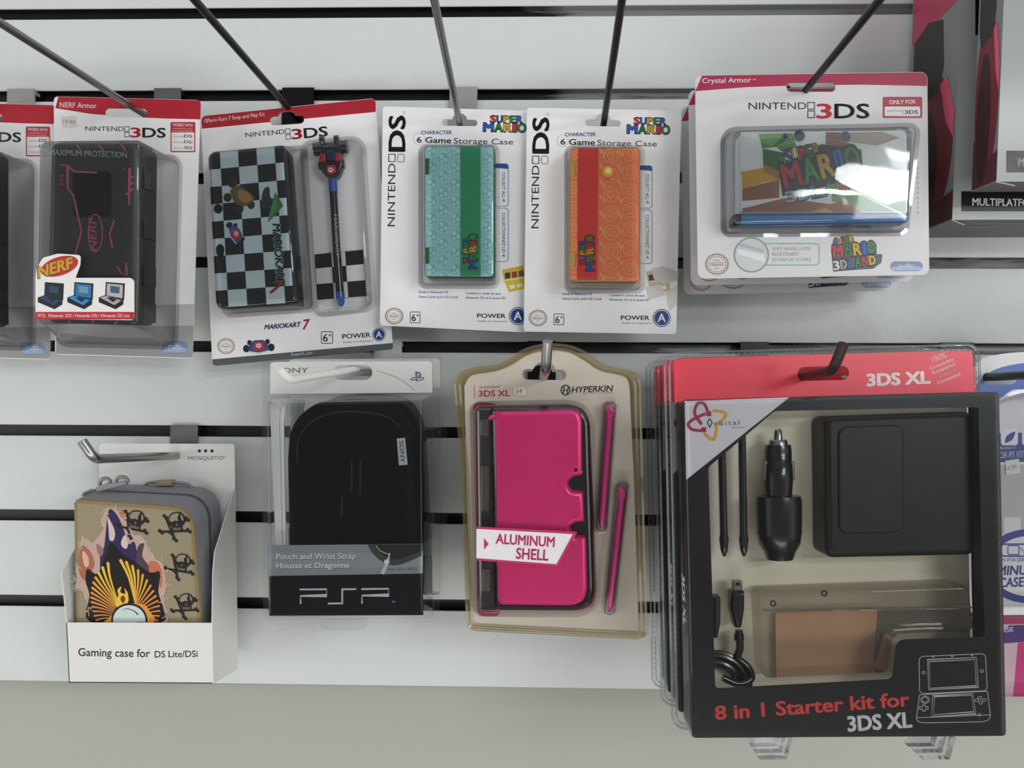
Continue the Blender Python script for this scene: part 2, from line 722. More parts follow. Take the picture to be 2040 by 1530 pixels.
# ------------------------------------------------------------------ shared printed marks
def logo3ds(k, p0, p1, c1='202022', c3='b3202c', cd_='202022'):
    """thin lettering with two little squares, a red 3 and heavy letters; p0-p1 is its baseline, full width"""
    d = Vector((p1[0] - p0[0], p1[1] - p0[1]))
    S = d.length / 430.0
    e = d.normalized()
    up = Vector((e.y, -e.x))

    def P(x, y):
        q = Vector(p0) + e * x * S + up * y * S
        return (q.x, q.y)
    k.text('NINTEND', P(0, 0), P(205, 0), 24 * S, c1)
    for (x0, y0, x1, y1) in ((210, 0, 234, 24), (210, -30, 234, -6)):
        k.line([P(x0, y0), P(x1, y0), P(x1, y1), P(x0, y1)], 3.2 * S, c1, 2, True)
    k.text('3', P(240, -32), P(296, -32), 50 * S, c3, 0.03)
    k.text('DS', P(304, -32), P(430, -32), 50 * S, cd_, 0.03)


def seal(k, cx, cy, r, c='8d7a5c'):
    n = 48
    pts = []
    for i in range(n):
        rr = r if i % 2 else r * .88
        a = 2 * math.pi * i / n
        pts.append((cx + rr * math.cos(a), cy + rr * math.sin(a) * .9))
    k.line(pts, r * .09, c, 1, True)
    k.ring(cx, cy, r * .74, r * .66, r * .05, c)
    k.line(rect(cx - r * .55, cy - r * .14, cx + r * .55, cy + r * .14, r * .1), r * .04, c, 1, True)
    k.text('OFFICIAL', (cx - r * .3, cy - r * .26), (cx + r * .3, cy - r * .26), r * .12, c)
    k.text('Nintendo', (cx - r * .45, cy + r * .09), (cx + r * .45, cy + r * .09), r * .18, c)
    k.text('SEAL', (cx - r * .2, cy + r * .42), (cx + r * .2, cy + r * .42), r * .12, c)


def six_plus(k, x0, y0, x1, y1):
    k.line(rect(x0, y0, x1, y1, 5), 4, '303032', 1, True)
    w, h = x1 - x0, y1 - y0
    k.text('6', (x0 + w * .14, y1 - h * .16), (x0 + w * .58, y1 - h * .16), h * .64, '242426', 0.01)
    k.text('+', (x0 + w * .62, y0 + h * .5), (x0 + w * .9, y0 + h * .5), h * .36, '242426', 0.01)


def power_a(k, x0, y0, x1, y1, cap, cx, cy, r):
    k.text('POWER', (x0, y0), (x1, y1), cap, '1d1d1f', 0.02)
    k.text('Amplify Your Experience', (x0 + 2, y0 + cap * .95), (x1 + cap * .5, y1 + cap * .95), cap * .36, '55565a', 0, .15)
    k.poly(ell(cx, cy, r), '24407c', 1)
    k.ring(cx, cy, r * .86, r * .86, r * .1, 'c8cdd6', 2)
    k.text('A', (cx - r * .46, cy + r * .42), (cx + r * .46, cy + r * .42), r * .88, 'eef0f2', 0.03, lay=3)


RED, BLU, YEL, GRN = 'c0323a', '2c62b0', 'd9b02e', '3c8c46'


def word(k, t, cols, p0, p1, cap, lay=2, edge='1d2430', bold=0.045, grow=0.0):
    """a row of heavy letters, each in its own colour with a dark rim"""
    n = len(t)
    d = Vector((p1[0] - p0[0], p1[1] - p0[1]))
    wts = [.55 if c == 'I' else (1.25 if c in 'MW' else 1.0) for c in t]
    tot = sum(wts)
    x = 0
    up = Vector((d.y, -d.x)).normalized()
    for c, col, w in zip(t, cols, wts):
        a, b = x / tot, (x + w) / tot
        gap = .10 * w / tot
        q0, q1 = Vector(p0) + d * (a + gap * .4), Vector(p0) + d * (b - gap * .4)
        e = cap * .09
        dn = d.normalized()
        k.text(c, tuple(q0 - dn * e * .5 - up * e), tuple(q1 + dn * e * .9 - up * e), cap * 1.17, edge, bold + .05, lay=lay)
        k.text(c, tuple(q0 + dn * e * .2), tuple(q1 - dn * e * .2), cap, col, bold, lay=lay + 2)
        x += w


def sm_logo(k, s0, s1, scap, m0, m1, mcap, lay=2):
    word(k, 'SUPER', [RED, BLU, YEL, GRN, BLU], s0, s1, scap, lay)
    word(k, 'MARIO', [BLU, GRN, YEL, RED, GRN], m0, m1, mcap, lay + 2)


def pdp(k, x0, y0, x1, y1):
    k.poly(rect(x0, y0, x1, y1, (y1 - y0) * .5, 8), '6a7d9c', 1)
    k.poly(rect(x0 + 6, y0 + (y1 - y0) * .52, x1 - 6, y1 - 4, (y1 - y0) * .3, 8), '93a6c2', 2)
    w = x1 - x0
    k.text('pdp', (x0 + w * .25, y0 + (y1 - y0) * .62), (x1 - w * .25, y0 + (y1 - y0) * .62), (y1 - y0) * .42, 'c4ccd8', 0.02, lay=3)


WHITE = 'd8d6d6'
T = 0.0006          # card thickness


# ------------------------------------------------------------------ pack: black armour case
def armor_pack():
    F = Frame((0, 170, .3724), (290, 65), (1075, 82), (297, 1440), .060, .040)
    r = root('armor_case_pack', F, 'red-topped white card pack with black armored case and pink lines, wholly in view', 'accessory pack', 'armored case packs')
    hole = slot(677, 149, 222, 46, 1)
    mb = MB()
    prism(mb, F, rq([(290, 60), (1075, 80), (1032, 1462), (297, 1440)], 22), 0, 0, T, mat('e0dedf', **CARD), [hole])
    k = Ink(mb, F, T, [hole])
    k.poly(rq([(290, 60), (1075, 80), (1072, 182)], [22, 22, 0]) + [(900, 178), (700, 170), (480, 152), (296, 122)], 'a8202f')
    k.text('NERF Armor', (320, 118), (516, 123), 28, 'e8e2e2', .01)
    logo3ds(k, (457, 243), (887, 247))
    k.poly(rect(912, 196, 1045, 358, 8), 'b0303c', 1)
    k.poly(rect(918, 252, 1039, 351, 4), 'dcdada', 2)
    k.text('WORKS WITH', (924, 218), (1030, 222), 15, 'e8e2e2', .02, lay=3)
    for i, t in enumerate(('compatible avec', 'compatible')):
        k.text(t, (922, 233 + i * 13), (1030, 236 + i * 13), 8, 'd8b4b8', lay=3)
    for i, t in enumerate(('DS', 'DSi', '3DS')):
        k.text('NINTENDO', (926, 276 + i * 31), (982, 278 + i * 31), 7, '77787a', lay=3)
        k.text(t, (984, 278 + i * 31), (1028, 280 + i * 31), 15, '2a2a2c', .02, lay=3)
    k.poly([(300, 1190), (1038, 1170), (1034, 1290), (300, 1300)], 'b2b1b2', 1)
    k.poly(rq([(300, 1290), (1036, 1285), (1032, 1458), (300, 1436)], [0, 0, 22, 10]), '939294', 1)
    pdp(k, 866, 1366, 1004, 1434)
    mb.build('backing_card', r)
    mb = MB()
    blister(mb, F, rq([(330, 345), (960, 392), (936, 1396), (312, 1382)], 50), rq([(203, 292), (752, 287), (738, 1296), (190, 1280)], [50, 34, 34, 50]), T + .0002, .055, .004, CLEAR)
    mb.build('blister', r)
    mb = MB()
    blk = mat('38393a', .4, 0, 'black_foam', .1, .1, 200, spec=.25)
    slab(mb, F, rq([(262, 300), (742, 303), (730, 1284), (240, 1270)], 40), .05, .020, .0495, .005, blk)
    k = Ink(mb, F, .0496)
    k.poly(rect(388, 460, 595, 705, 26), '050506', 1)
    pk = 'a8506c'
    for pts in (((322, 425), (362, 428), (362, 548), (392, 590), (436, 780), (402, 905)), ((362, 432), (400, 462), (520, 467)), ((612, 720), (586, 795), (602, 872)),
                ((660, 450), (694, 436), (690, 640)), ((716, 486), (690, 500)), ((714, 520), (690, 534)), ((712, 550), (674, 586)), ((626, 965), (650, 1010), (676, 1016), (676, 950)),
                ((398, 300), (430, 346)), ((520, 300), (552, 350)), ((642, 304), (672, 352)), ((374, 1256), (366, 1276)), ((500, 1256), (490, 1280)), ((630, 1256), (614, 1280))):
        k.line(pts, 9, pk, 2)
    for i in range(3):
        k.poly(rect(318, 474 + i * 22, 342, 490 + i * 22), '6f3a4c', 2)
    k.line(ell(510, 790, 38, 100, 30, .2), 6, pk, 2, True)
    k.text('NERF', (520, 888), (512, 702), 38, pk, .03, .2, lay=3)
    k.text('MAXIMUM PROTECTION', (266, 372), (678, 387), 30, 'a9b3b3', .02, lay=3)
    case = mb.build('armored_case', r)
    for i, y in enumerate((430, 700, 960, 1160)):
        a = F.l(742, y, .049)
        x = a.x
        mb = MB()
        for hh in (.023,):
            vs = [(x - .001, a.y, hh), (x + .0012, a.y, hh), (x + .0012, a.y, hh + .020), (x - .001, a.y, hh + .020)]
            vs += [(p[0], p[1] - .016, p[2]) for p in vs]
            mb.add(vs, [(0, 1, 2, 3), (7, 6, 5, 4), (1, 5, 6, 2), (0, 4, 5, 1), (3, 2, 6, 7)], mat('2c2d30', .25, 0, 'rib'))
        mb.build('side_rib', case)
    mb = MB()
    lab = rq([(190, 1030), (196, 980), (230, 922), (310, 900), (432, 908), (430, 960), (404, 1030), (700, 1030), (718, 1045), (718, 1250), (700, 1256), (190, 1250)], [6, 8, 8, 8, 14, 8, 4, 8, 8, 8, 8, 8], 3)
    prism(mb, F, lab, .0555, .0552, .0556, mat('e2e0de', .35, 0, 'label_paper'))
    k = Ink(mb, F, .0556)
    k.poly(rect(190, 1212, 718, 1252, 6), 'b3252f')
    k.text('FITS:  Nintendo 3DS / Nintendo DSi / Nintendo DS Lite', (204, 1240), (692, 1240), 17, 'f0dede', .01)
    k.poly([(p[0] * math.cos(-.3) - p[1] * math.sin(-.3) + 318, p[0] * math.sin(-.3) + p[1] * math.cos(-.3) + 968) for p in ell(0, 0, 104, 50)], 'b5352b', 1)
    k.text('NERF', (200, 1034), (408, 976), 62, '3a2a20', .07, .25, lay=2)
    k.text('NERF', (204, 1030), (404, 974), 58, 'd2a335', .045, .25, lay=3)
    for x, c1, c2, s in ((202, '17262e', '1f3f66', '2f4654'), (360, '2a6ea6', '2b86cf', '6c8fa0'), (528, 'b5a9ae', 'b09ca6', '3d5a78')):
        k.poly([(x + 38, 1052), (x + 140, 1060), (x + 136, 1150), (x + 34, 1130)], '1a1b1e', 1)
        k.poly([(x + 44, 1060), (x + 130, 1068), (x + 127, 1140), (x + 42, 1124)], c1, 2)
        k.poly([(x + 62, 1072), (x + 112, 1078), (x + 110, 1114), (x + 62, 1108)], s, 3)
        k.poly([(x, 1135), (x + 36, 1122), (x + 132, 1150), (x + 132, 1172), (x + 90, 1198), (x, 1160)], '1a1b1e', 2)
        k.poly([(x + 8, 1136), (x + 38, 1126), (x + 122, 1150), (x + 84, 1176)], c2, 3)
        k.poly([(x + 42, 1136), (x + 66, 1134), (x + 98, 1146), (x + 76, 1160)], '1e2530', 4)
    mb.build('label_sticker', r)
    mb = MB()
    prism(mb, F, [(330, 170), (408, 165), (414, 222), (336, 226)], 0, T, T + .0003, mat('cdc8bd', .5, 0, 'sticker'))
    k = Ink(mb, F, T + .0003)
    k.text('19.99', (336, 202), (400, 208), 20, '8d887c', 0, .1)
    mb.build('price_sticker', r)
    return F, r


F1, armor = armor_pack()
dl = W(*F1.px(285, 101), .056) - W(*F1.px(1075, 82), .060)
dup(armor, Vector((dl.x, 0.007, dl.z)), 'red-topped white card pack with black armored case, cut off by the photo edge', 'armored case packs')


# ------------------------------------------------------------------ pack: checkered case and pen
def quadmap(q):
    def f(u, v):
        a = Vector(q[0]).lerp(Vector(q[1]), u)
        b = Vector(q[3]).lerp(Vector(q[2]), u)
        p = a.lerp(b, v)
        return (p.x, p.y)
    return f


def clip(poly, clipper):
    """Sutherland-Hodgman: poly cut by a convex loop"""
    out = list(poly)
    sg = 1 if area2(clipper) > 0 else -1
    for i in range(len(clipper)):
        a, b = clipper[i - 1], clipper[i]
        src, out = out, []
        side = lambda p: sg * ((b[0] - a[0]) * (p[1] - a[1]) - (b[1] - a[1]) * (p[0] - a[0]))
        for j in range(len(src)):
            p, q = src[j - 1], src[j]
            sp, sq = side(p), side(q)
            if (sp >= 0) != (sq >= 0):
                t = sp / (sp - sq)
                out.append((p[0] + (q[0] - p[0]) * t, p[1] + (q[1] - p[1]) * t))
            if sq >= 0:
                out.append(q)
        if not out:
            return []
    return out


def kart_art(k, cx, cy, s, ang, lay=4):
    c, sn = math.cos(R(ang)), math.sin(R(ang))

    def P(pts):
        return [(cx + s * (x * c - y * sn), cy + s * (x * sn + y * c)) for x, y in pts]
    for x, y, r in ((-72, 22, 20), (72, 22, 20), (-52, -12, 14), (52, -12, 14)):
        k.poly(P(ell(x, y, r, r * 1.1, 16)), '22242a', lay)
    k.poly(P([(-62, 38), (-50, -4), (-26, -24), (26, -24), (50, -4), (62, 38), (0, 50)]), '2c4c86', lay + 1)
    k.poly(P([(-36, 30), (-24, -14), (24, -14), (36, 30), (0, 38)]), 'b23038', lay + 2)
    k.poly(P(ell(0, 8, 16, 13, 18)), 'dcd6d4', lay + 3)
    k.text('M', P([(-9, 15)])[0], P([(9, 15)])[0], 13 * s, 'b23038', .03, lay=lay + 4)
    k.line(P([(-60, 40), (0, 52), (60, 40)]), 7 * s, 'c3c8cc', lay + 3)


def kart_pack():
    F = Frame((390, 170, .3724), (30, 165), (962, 72), (90, 1500), .030, .030)
    r = root('checkered_case_pack', F, 'tilted white card pack with a black and white checkered case and a stylus pen', 'accessory pack')
    hole = euro(490, 188, 182, 46, 44, 26, -4)
    mb = MB()
    out = rq([(28, 165), (962, 70), (1056, 1412), (90, 1502)], [26, 26, 18, 26])
    prism(mb, F, out, 0, 0, T, mat('e6e4e5', **CARD), [hole])
    k = Ink(mb, F, T, [hole])
    k.poly(rq([(28, 165), (962, 70)], [0, 0])[:0] + rq([(28, 165), (962, 70), (963, 142), (33, 232)], [26, 26, 0, 0]), 'a3202e')
    k.text('Mario Kart 7 Snap and Play Kit', (58, 199), (370, 163), 20, 'ecdede', .01)
    k.ring(56, 190, 9, 9, 2, 'ecdede', 2)
    logo3ds(k, (267, 278), (705, 236 + 2))
    k.poly(rq([(88, 1466), (1054, 1378), (1056, 1412), (90, 1502)], [0, 0, 16, 26]), '53585a')
    k.text('PowerA.com', (511, 1449), (624, 1438), 17, 'd8dadb', .01)
    seal(k, 162, 1395, 46)
    kart_art(k, 336, 1385, .92, -3)
    k.text('MARIOKART', (366, 1306), (566, 1290), 24, '2a3558', .05, .3)
    k.text('7', (572, 1306), (618, 1300), 50, 'a8343a', .04, .3)
    six_plus(k, 672, 1318, 732, 1380)
    power_a(k, 784, 1356, 936, 1346, 24, 980, 1333, 36)
    mb.build('backing_card', r)
    # folding case
    mb = MB()
    dark = mat('17181a', .3, 0, 'black_plastic')
    q = [(64, 360), (466, 318), (528, 1165), (108, 1192)]
    loop = rq(q, [40, 8, 8, 44])
    slab(mb, F, loop, .031, .003, .031, .002, dark)
    k = Ink(mb, F, .0311)
    inner = rq([(66, 362), (464, 321), (525, 1163), (110, 1189)], [38, 7, 7, 42])
    f = quadmap(q)
    us = [0, .16, .40, .645, .885, 1]
    vs = [i / 9 for i in range(10)]
    k.poly(inner, '1b1e20', 0)
    for i in range(5):
        for j in range(9):
            if (i + j) % 2:
                c = clip([f(us[i], vs[j]), f(us[i + 1], vs[j]), f(us[i + 1], vs[j + 1]), f(us[i], vs[j + 1])], inner)
                if len(c) > 2:
                    k.poly(c, 'b4c4ca', 1)
    k.poly(ell(120, 660, 24, 26), '08090a', 3)
    k.poly(sp2([(130, 848), (152, 870), (146, 915), (132, 945), (116, 915), (108, 870)], 5, True), '08090a', 3)
    k.poly([(385, 735), (402, 640), (425, 570), (468, 645), (430, 690)], '3a6a44', 3)
    k.poly([(385, 735), (425, 570), (436, 650)], '527f55', 4)
    k.poly(sp2([(350, 640), (362, 560), (392, 545), (400, 600), (432, 620), (380, 660)], 4, True), '2c3631', 3)
    for x, y, rr in ((196, 520, 26), (250, 560, 22), (170, 600, 22), (232, 660, 24), (296, 640, 20)):
        k.poly(ell(x, y, rr, rr * 1.1, 16), '2a2b2a', 3)
    k.poly(rq([(180, 560), (228, 530), (300, 580), (318, 610), (270, 650), (206, 632)], 14, 3), '5d5236', 4)
    k.poly(rq([(226, 556), (270, 566), (310, 608), (262, 634), (226, 604)], 12, 3), '96783c', 5)
    kart_art(k, 222, 790, .8, 62, 5)
    k.text('MARIOKART', (410, 738), (434, 1077), 43, '8fa2aa', .075, .15, lay=10)
    k.text('MARIOKART', (412, 740), (436, 1075), 40, '15171a', .03, .15, lay=11)
    k.text('7', (392, 1110), (466, 1118), 62, '8c3f38', .04, .3, lay=12)
    mb.build('checkered_case', r)
    # stylus pen with kart-shaped topper
    mb = MB()
    blk = mat('141518', .22, 0, 'pen_black', coat=.5)
    blue = mat('2455a8', .25, 0, 'pen_blue', coat=.5)
    hp = .008
    tube(mb, [F.l(736, 570, hp), F.l(752, 850, hp), F.l(772, 1110, hp)], .0034, blk, 14)
    k = Ink(mb, F, hp + .0035)
    k.text('MARIOKART', (738, 690), (752, 920), 16, 'b8c0c8', .02, .1, lay=1)
    pen = mb.build('stylus_pen', r)
    mb = MB()
    tube(mb, [F.l(733, 496, hp), F.l(736, 574, hp)], .0038, blue, 14)
    mb.build('collar', pen)
    mb = MB()
    tube(mb, [F.l(772, 1108, hp), F.l(774, 1130, hp), F.l(777, 1165, hp), F.l(778, 1184, hp)], [.0037, .0037, .0032, .0012], blue, 14)
    mb.build('pen_tip', pen)
    mb = MB()
    body = mat('22262c', .25, 0, 'toy_black', coat=.4)
    slab(mb, F, rq([(668, 320), (772, 318), (790, 420), (764, 484), (732, 498), (690, 486), (656, 430)], 18, 4), .012, .004, .013, .002, body)
    slab(mb, F, rq([(700, 352), (742, 350), (746, 402), (702, 404)], 8, 3), .014, .012, .0155, .001, mat('1f3560', .3, 0, 'toy_blue'))
    for x, y in ((680, 388), (761, 384)):
        slab(mb, F, rect(x - 17, y - 22, x + 17, y + 22, 8, 3), .015, .010, .0165, .0015, mat('b02f36', .3, 0, 'toy_red'))
    slab(mb, F, rq([(700, 428), (746, 424), (754, 462), (726, 480), (700, 470)], 8, 3), .014, .012, .0152, .001, mat('b02f36', .3, 0, 'toy_red'))
    for x in (668, 752):
        tube(mb, [F.l(x + 8, 300, .010), F.l(x + 6, 322, .010)], .002, body, 8)
    tube(mb, [F.l(676, 318, .010), F.l(764, 314, .010)], .0016, body, 8)
    for x, y in ((656, 342), (790, 330)):
        a = F.l(x, y, .0085)
        tube(mb, [a + Vector((-.0036, 0, 0)), a + Vector((.0036, 0, 0))], .0058, body, 16)
    for x, y in ((677, 294), (754, 290), (672, 430), (784, 424)):
        a = F.l(x, y, .009)
        tube(mb, [a + Vector((-.002, 0, 0)), a + Vector((.002, 0, 0))], .0036, body, 14)
    k = Ink(mb, F, .0153)
    k.poly(ell(722, 452, 15, 13, 18), 'e2dcda', 1)
    k.text('M', (713, 459), (731, 458), 13, 'b02f36', .03, lay=2)
    mb.build('kart_topper', pen)
    mb = MB()
    q = [(637, 905), (893, 880), (912, 1126), (652, 1146)]
    prism(mb, F, q, .002, .001, .0022, mat('151618', .8, 0, 'cloth_black'))
    k = Ink(mb, F, .0022, rough=.8)
    f = quadmap(q)
    us, vs = [0, .34, .63, 1], [0, .31, .66, 1]
    for i in range(3):
        for j in range(3):
            if (i + j) % 2:
                k.poly([f(us[i], vs[j]), f(us[i + 1], vs[j]), f(us[i + 1], vs[j + 1]), f(us[i], vs[j + 1])], 'dcdad8', 1)
    mb.build('cleaning_cloth', r)
    mb = MB()
    blister(mb, F, rq([(150, 372), (578, 335), (628, 1196), (152, 1228)], [40, 20, 30, 50]), rq([(60, 350), (482, 314), (545, 1168), (104, 1204)], [44, 20, 24, 48]), T + .0002, .0335, .0035, CLEAR)
    blister(mb, F, rq([(570, 312), (892, 282), (950, 1192), (640, 1226)], [50, 70, 50, 50]), rq([(588, 320), (882, 296), (936, 1180), (650, 1210)], [40, 60, 40, 40]), T + .0004, .019, .003, CLEAR)
    mb.build('blister', r)


kart_pack()


# ------------------------------------------------------------------ two game-card case packs
def storage_pack(kind):
    if kind == 'green':
        zoom, TL, TR, BR, BL, d, dx, dy = (750, 190, .3202), (40, 70), (968, 98), (946, 1476), (22, 1432), .040, 0, 0
        lab = 'white card pack holding a teal and green game card case'
    else:
        zoom, TL, TR, BR, BL, d, dx, dy = (1030, 190, .3202), (62, 78), (1020, 96), (990, 1486), (42, 1470), .047, 20, 12
        lab = 'white card pack holding an orange and red game card case'
    F = Frame(zoom, TL, TR, BL, d)
    r = root('game_storage_pack', F, lab, 'accessory pack', 'game card case packs')
    hole = euro(518 + dx * .8, 172 + dy * .2, 222, 40, 46, 40, 1)
    mb = MB()
    prism(mb, F, rq([TL, TR, BR, BL], 20), 0, 0, T, mat('e6e5e6', **CARD), [hole])
    k = Ink(mb, F, T, [hole], dx=dx, dy=dy)
    sm_logo(k, (704, 164), (908, 168), 36, (660, 220), (932, 226), 46)
    k.text('NINTEND', (114, 815), (118, 424), 45, '1f1f21')
    k.line([(76, 366), (116, 366), (116, 412), (76, 412)], 5, '1f1f21', 2, True)
    k.line(rect(132, 366, 172, 414, 10, 3), 5, '7d7f82', 2, True)
    k.text('DS', (176, 352), (178, 124), 98, '141416', .04)
    k.text('TM', (178, 118), (178, 98), 8, '555555')
    k.text('CHARACTER', (278, 242), (470, 241), 22, '2b559c', .025)
    k.ring(265, 270, 36, 36, 3, 'b5b6b8', 1)
    k.text('6 Game', (250, 293), (465, 298), 35, '1c1c1e', .02)
    k.text('Storage Case', (480, 299), (850, 306), 34, '232325')
    k.line(rq([(738, 426), (820, 426), (820, 690), (738, 690)], [0, 18, 18, 0]), 4, '345a9c', 1, True)
    k.poly(rq([(738, 424), (821, 424), (821, 458), (738, 450)], [0, 18, 0, 0]), '2a4f96', 2)
    k.text('COLLECT ALL 4!', (782, 478), (782, 662), 19, '35466c', .01)
    k.line(rq([(738, 702), (820, 702), (820, 1034), (738, 1034)], [0, 18, 18, 0]), 4, '345a9c', 1, True)
    k.text('COLLECTIONNEZ LES 4!', (782, 730), (782, 1006), 19, '35466c', .01)
    b2 = '3e5a98'
    k.text('Holds 6 Nintendo DS', (263, 1230), (446, 1231), 14, b2, .01)
    k.text('Game Cards and 6 SD Cards', (263, 1259), (508, 1262), 14, b2, .01)
    k.text('Contient 6 cartes de jeux', (556, 1237), (775, 1240), 14, b2, .01)
    k.text('Nintendo DS et 6 cartes SD', (556, 1265), (803, 1268), 14, b2, .01)
    seal(k, 110, 1373, 56)
    six_plus(k, 210, 1348, 271, 1415)
    power_a(k, 626, 1384, 804, 1385, 26, 880, 1373, 56)
    yl = 'cdb23a' if kind == 'green' else 'bdb08a'
    k.poly([(780, 1085), (915, 1058), (925, 1130), (795, 1150)], yl, 1)
    k.poly([(795, 1155), (925, 1135), (935, 1200), (825, 1225)], yl, 1)
    for i in range(3):
        k.poly([(798 + i * 42, 1106 - i * 6), (830 + i * 42, 1100 - i * 6), (834 + i * 42, 1136 - i * 6), (802 + i * 42, 1142 - i * 6)], ('3b3b3e', '8c3e42', '54565e')[i], 2)
    for i in range(2):
        k.poly([(822 + i * 48, 1184 - i * 8), (856 + i * 48, 1176 - i * 8), (864 + i * 48, 1196 - i * 8), (834 + i * 48, 1206 - i * 8)], 'dcdad0', 2)
    if kind != 'green':
        for pts in ([(815, 1070), (880, 1050), (985, 1085), (975, 1140), (900, 1160), (830, 1130)], [(780, 1180), (880, 1165), (900, 1230), (800, 1260)], [(905, 1210), (980, 1170), (975, 1290), (930, 1330)]):
            k.poly(pts, 'c9c5c2', 3)
    mb.build('backing_card', r)
    # the case
    mb = MB()
    if kind == 'green':
        q = [(298, 312), (733, 312), (733, 1132), (300, 1128)]
        edge, h = mat('1c4a38', .25, 0, 'case_edge', coat=.3), .024
        base = '92c5c3'
    else:
        q = [(333, 320), (768, 322), (762, 1160), (326, 1150)]
        edge, h = mat('b98f52', .3, 0, 'case_edge', coat=.3), .028
        base = 'df7a52'
    slab(mb, F, rq(q, 28), h, .002, h, .0015, edge)
    k = Ink(mb, F, h + .0001, rough=.2)
    inn = rq([(q[0][0] + 5, q[0][1] + 5), (q[1][0] - 5, q[1][1] + 5), (q[2][0] - 5, q[2][1] - 5), (q[3][0] + 5, q[3][1] - 5)], 25)
    k.poly(inn, base, 0)

    def P(pts, c, lay):
        c2 = clip(pts, inn)
        if len(c2) > 2:
            k.poly(c2, c, lay)
    if kind == 'green':
        cols = (342, 415, 492, 690)
        for i, x in enumerate(cols):
            for j in range(9):
                y = 340 + j * 106 + (i % 2) * 53
                P(ell(x, y, 44, 46, 24), '9fd0cf', 1)
                P(ell(x, y, 35, 37, 24), '86babb', 2)
                P(ell(x - 12, y - 13, 13, 14, 14), 'a8d8d6', 3)
                P(ell(x + 15, y + 8, 11, 12, 14), 'a8d8d6', 3)
                P(ell(x - 10, y + 20, 9, 9, 14), 'a8d8d6', 3)
        P([(522, 316), (648, 316), (648, 1128), (522, 1128)], '338e64', 4)
        sm_logo(k, (576, 1050), (576, 884), 34, (622, 1082), (622, 858), 44, 5)
        hinges = ((302, 392, 332, 490), (302, 946, 332, 1046))
        hm = mat('1f5a3a', .25, 0, 'hinge_green')
    else:
        for x, ph in ((352, 0), (585, 30), (702, 10)):
            for j in range(8):
                y = 350 + j * 118 + ph
                P(ell(x, y, 48, 50, 26), 'e58c62', 1)
                P(ell(x, y, 36, 38, 26), 'dd7450', 2)
                P(ell(x, y, 26, 30, 26), 'e29a5c', 3)
                P(ell(x, y, 19, 22, 22), 'dc8450', 4)
        for x in (532, 640):
            for j in range(9):
                y = 350 + j * 96
                P([(x - 2, y - 42), (x + 2, y - 42), (x + 2, y + 42), (x - 2, y + 42)], 'e79c68', 2)
                P(sp2([(x, y + 20), (x - 20, y), (x - 16, y - 22), (x - 4, y - 8)], 4, True), 'e79c68', 3)
                P(sp2([(x, y + 40), (x + 20, y + 18), (x + 14, y - 2), (x + 4, y + 14)], 4, True), 'e79c68', 3)
        P([(381, 320), (506, 320), (500, 1156), (374, 1154)], 'cf4038', 5)
        P([(x + 565, y + 475) for x, y in [((46 + 8 * math.sin(5 * a)) * math.cos(a), (48 + 7 * math.cos(4 * a)) * math.sin(a)) for a in [i * .2 for i in range(31)]]], 'd8742e', 6)
        P(ell(566, 473, 36, 36), 'e8a63a', 7)
        P(ell(568, 470, 22, 22), 'f4dc86', 8)
        P(ell(568, 468, 11, 11), 'fbf4d8', 9)
        sm_logo(k, (426, 1060), (424, 898), 34, (478, 1096), (474, 868), 46, 7)
        hinges = ((334, 418, 362, 505), (332, 975, 360, 1062))
        hm = mat('c9b23c', .25, 0, 'hinge_gold', coat=.4)
    cs = mb.build('game_card_case', r)
    for x0, y0, x1, y1 in hinges:
        mb = MB()
        slab(mb, F, rect(x0, y0, x1 - 4, y1, 6, 3), h + .001, h - .004, h + .0016, .0008, hm)
        slab(mb, F, rect(x0 + 4, y0 + 6, x0 + 12, y1 - 6, 3, 3), h + .002, h, h + .0024, .0006, hm)
        mb.build('hinge', cs)
    mb = MB()
    x0, y0, x1, y1 = q[0][0], q[0][1], q[2][0], q[2][1]
    blister(mb, F, rect(x0 - 18, y0 + 10, x1 + 14, y1 + 52, 34, 5), rect(x0 - 8, y0 - 8, x1 + 8, y1 + 8, 30, 5), T + .0002, h + .003, .003, CLEAR)
    mb.build('blister', r)


storage_pack('green')
storage_pack('orange')


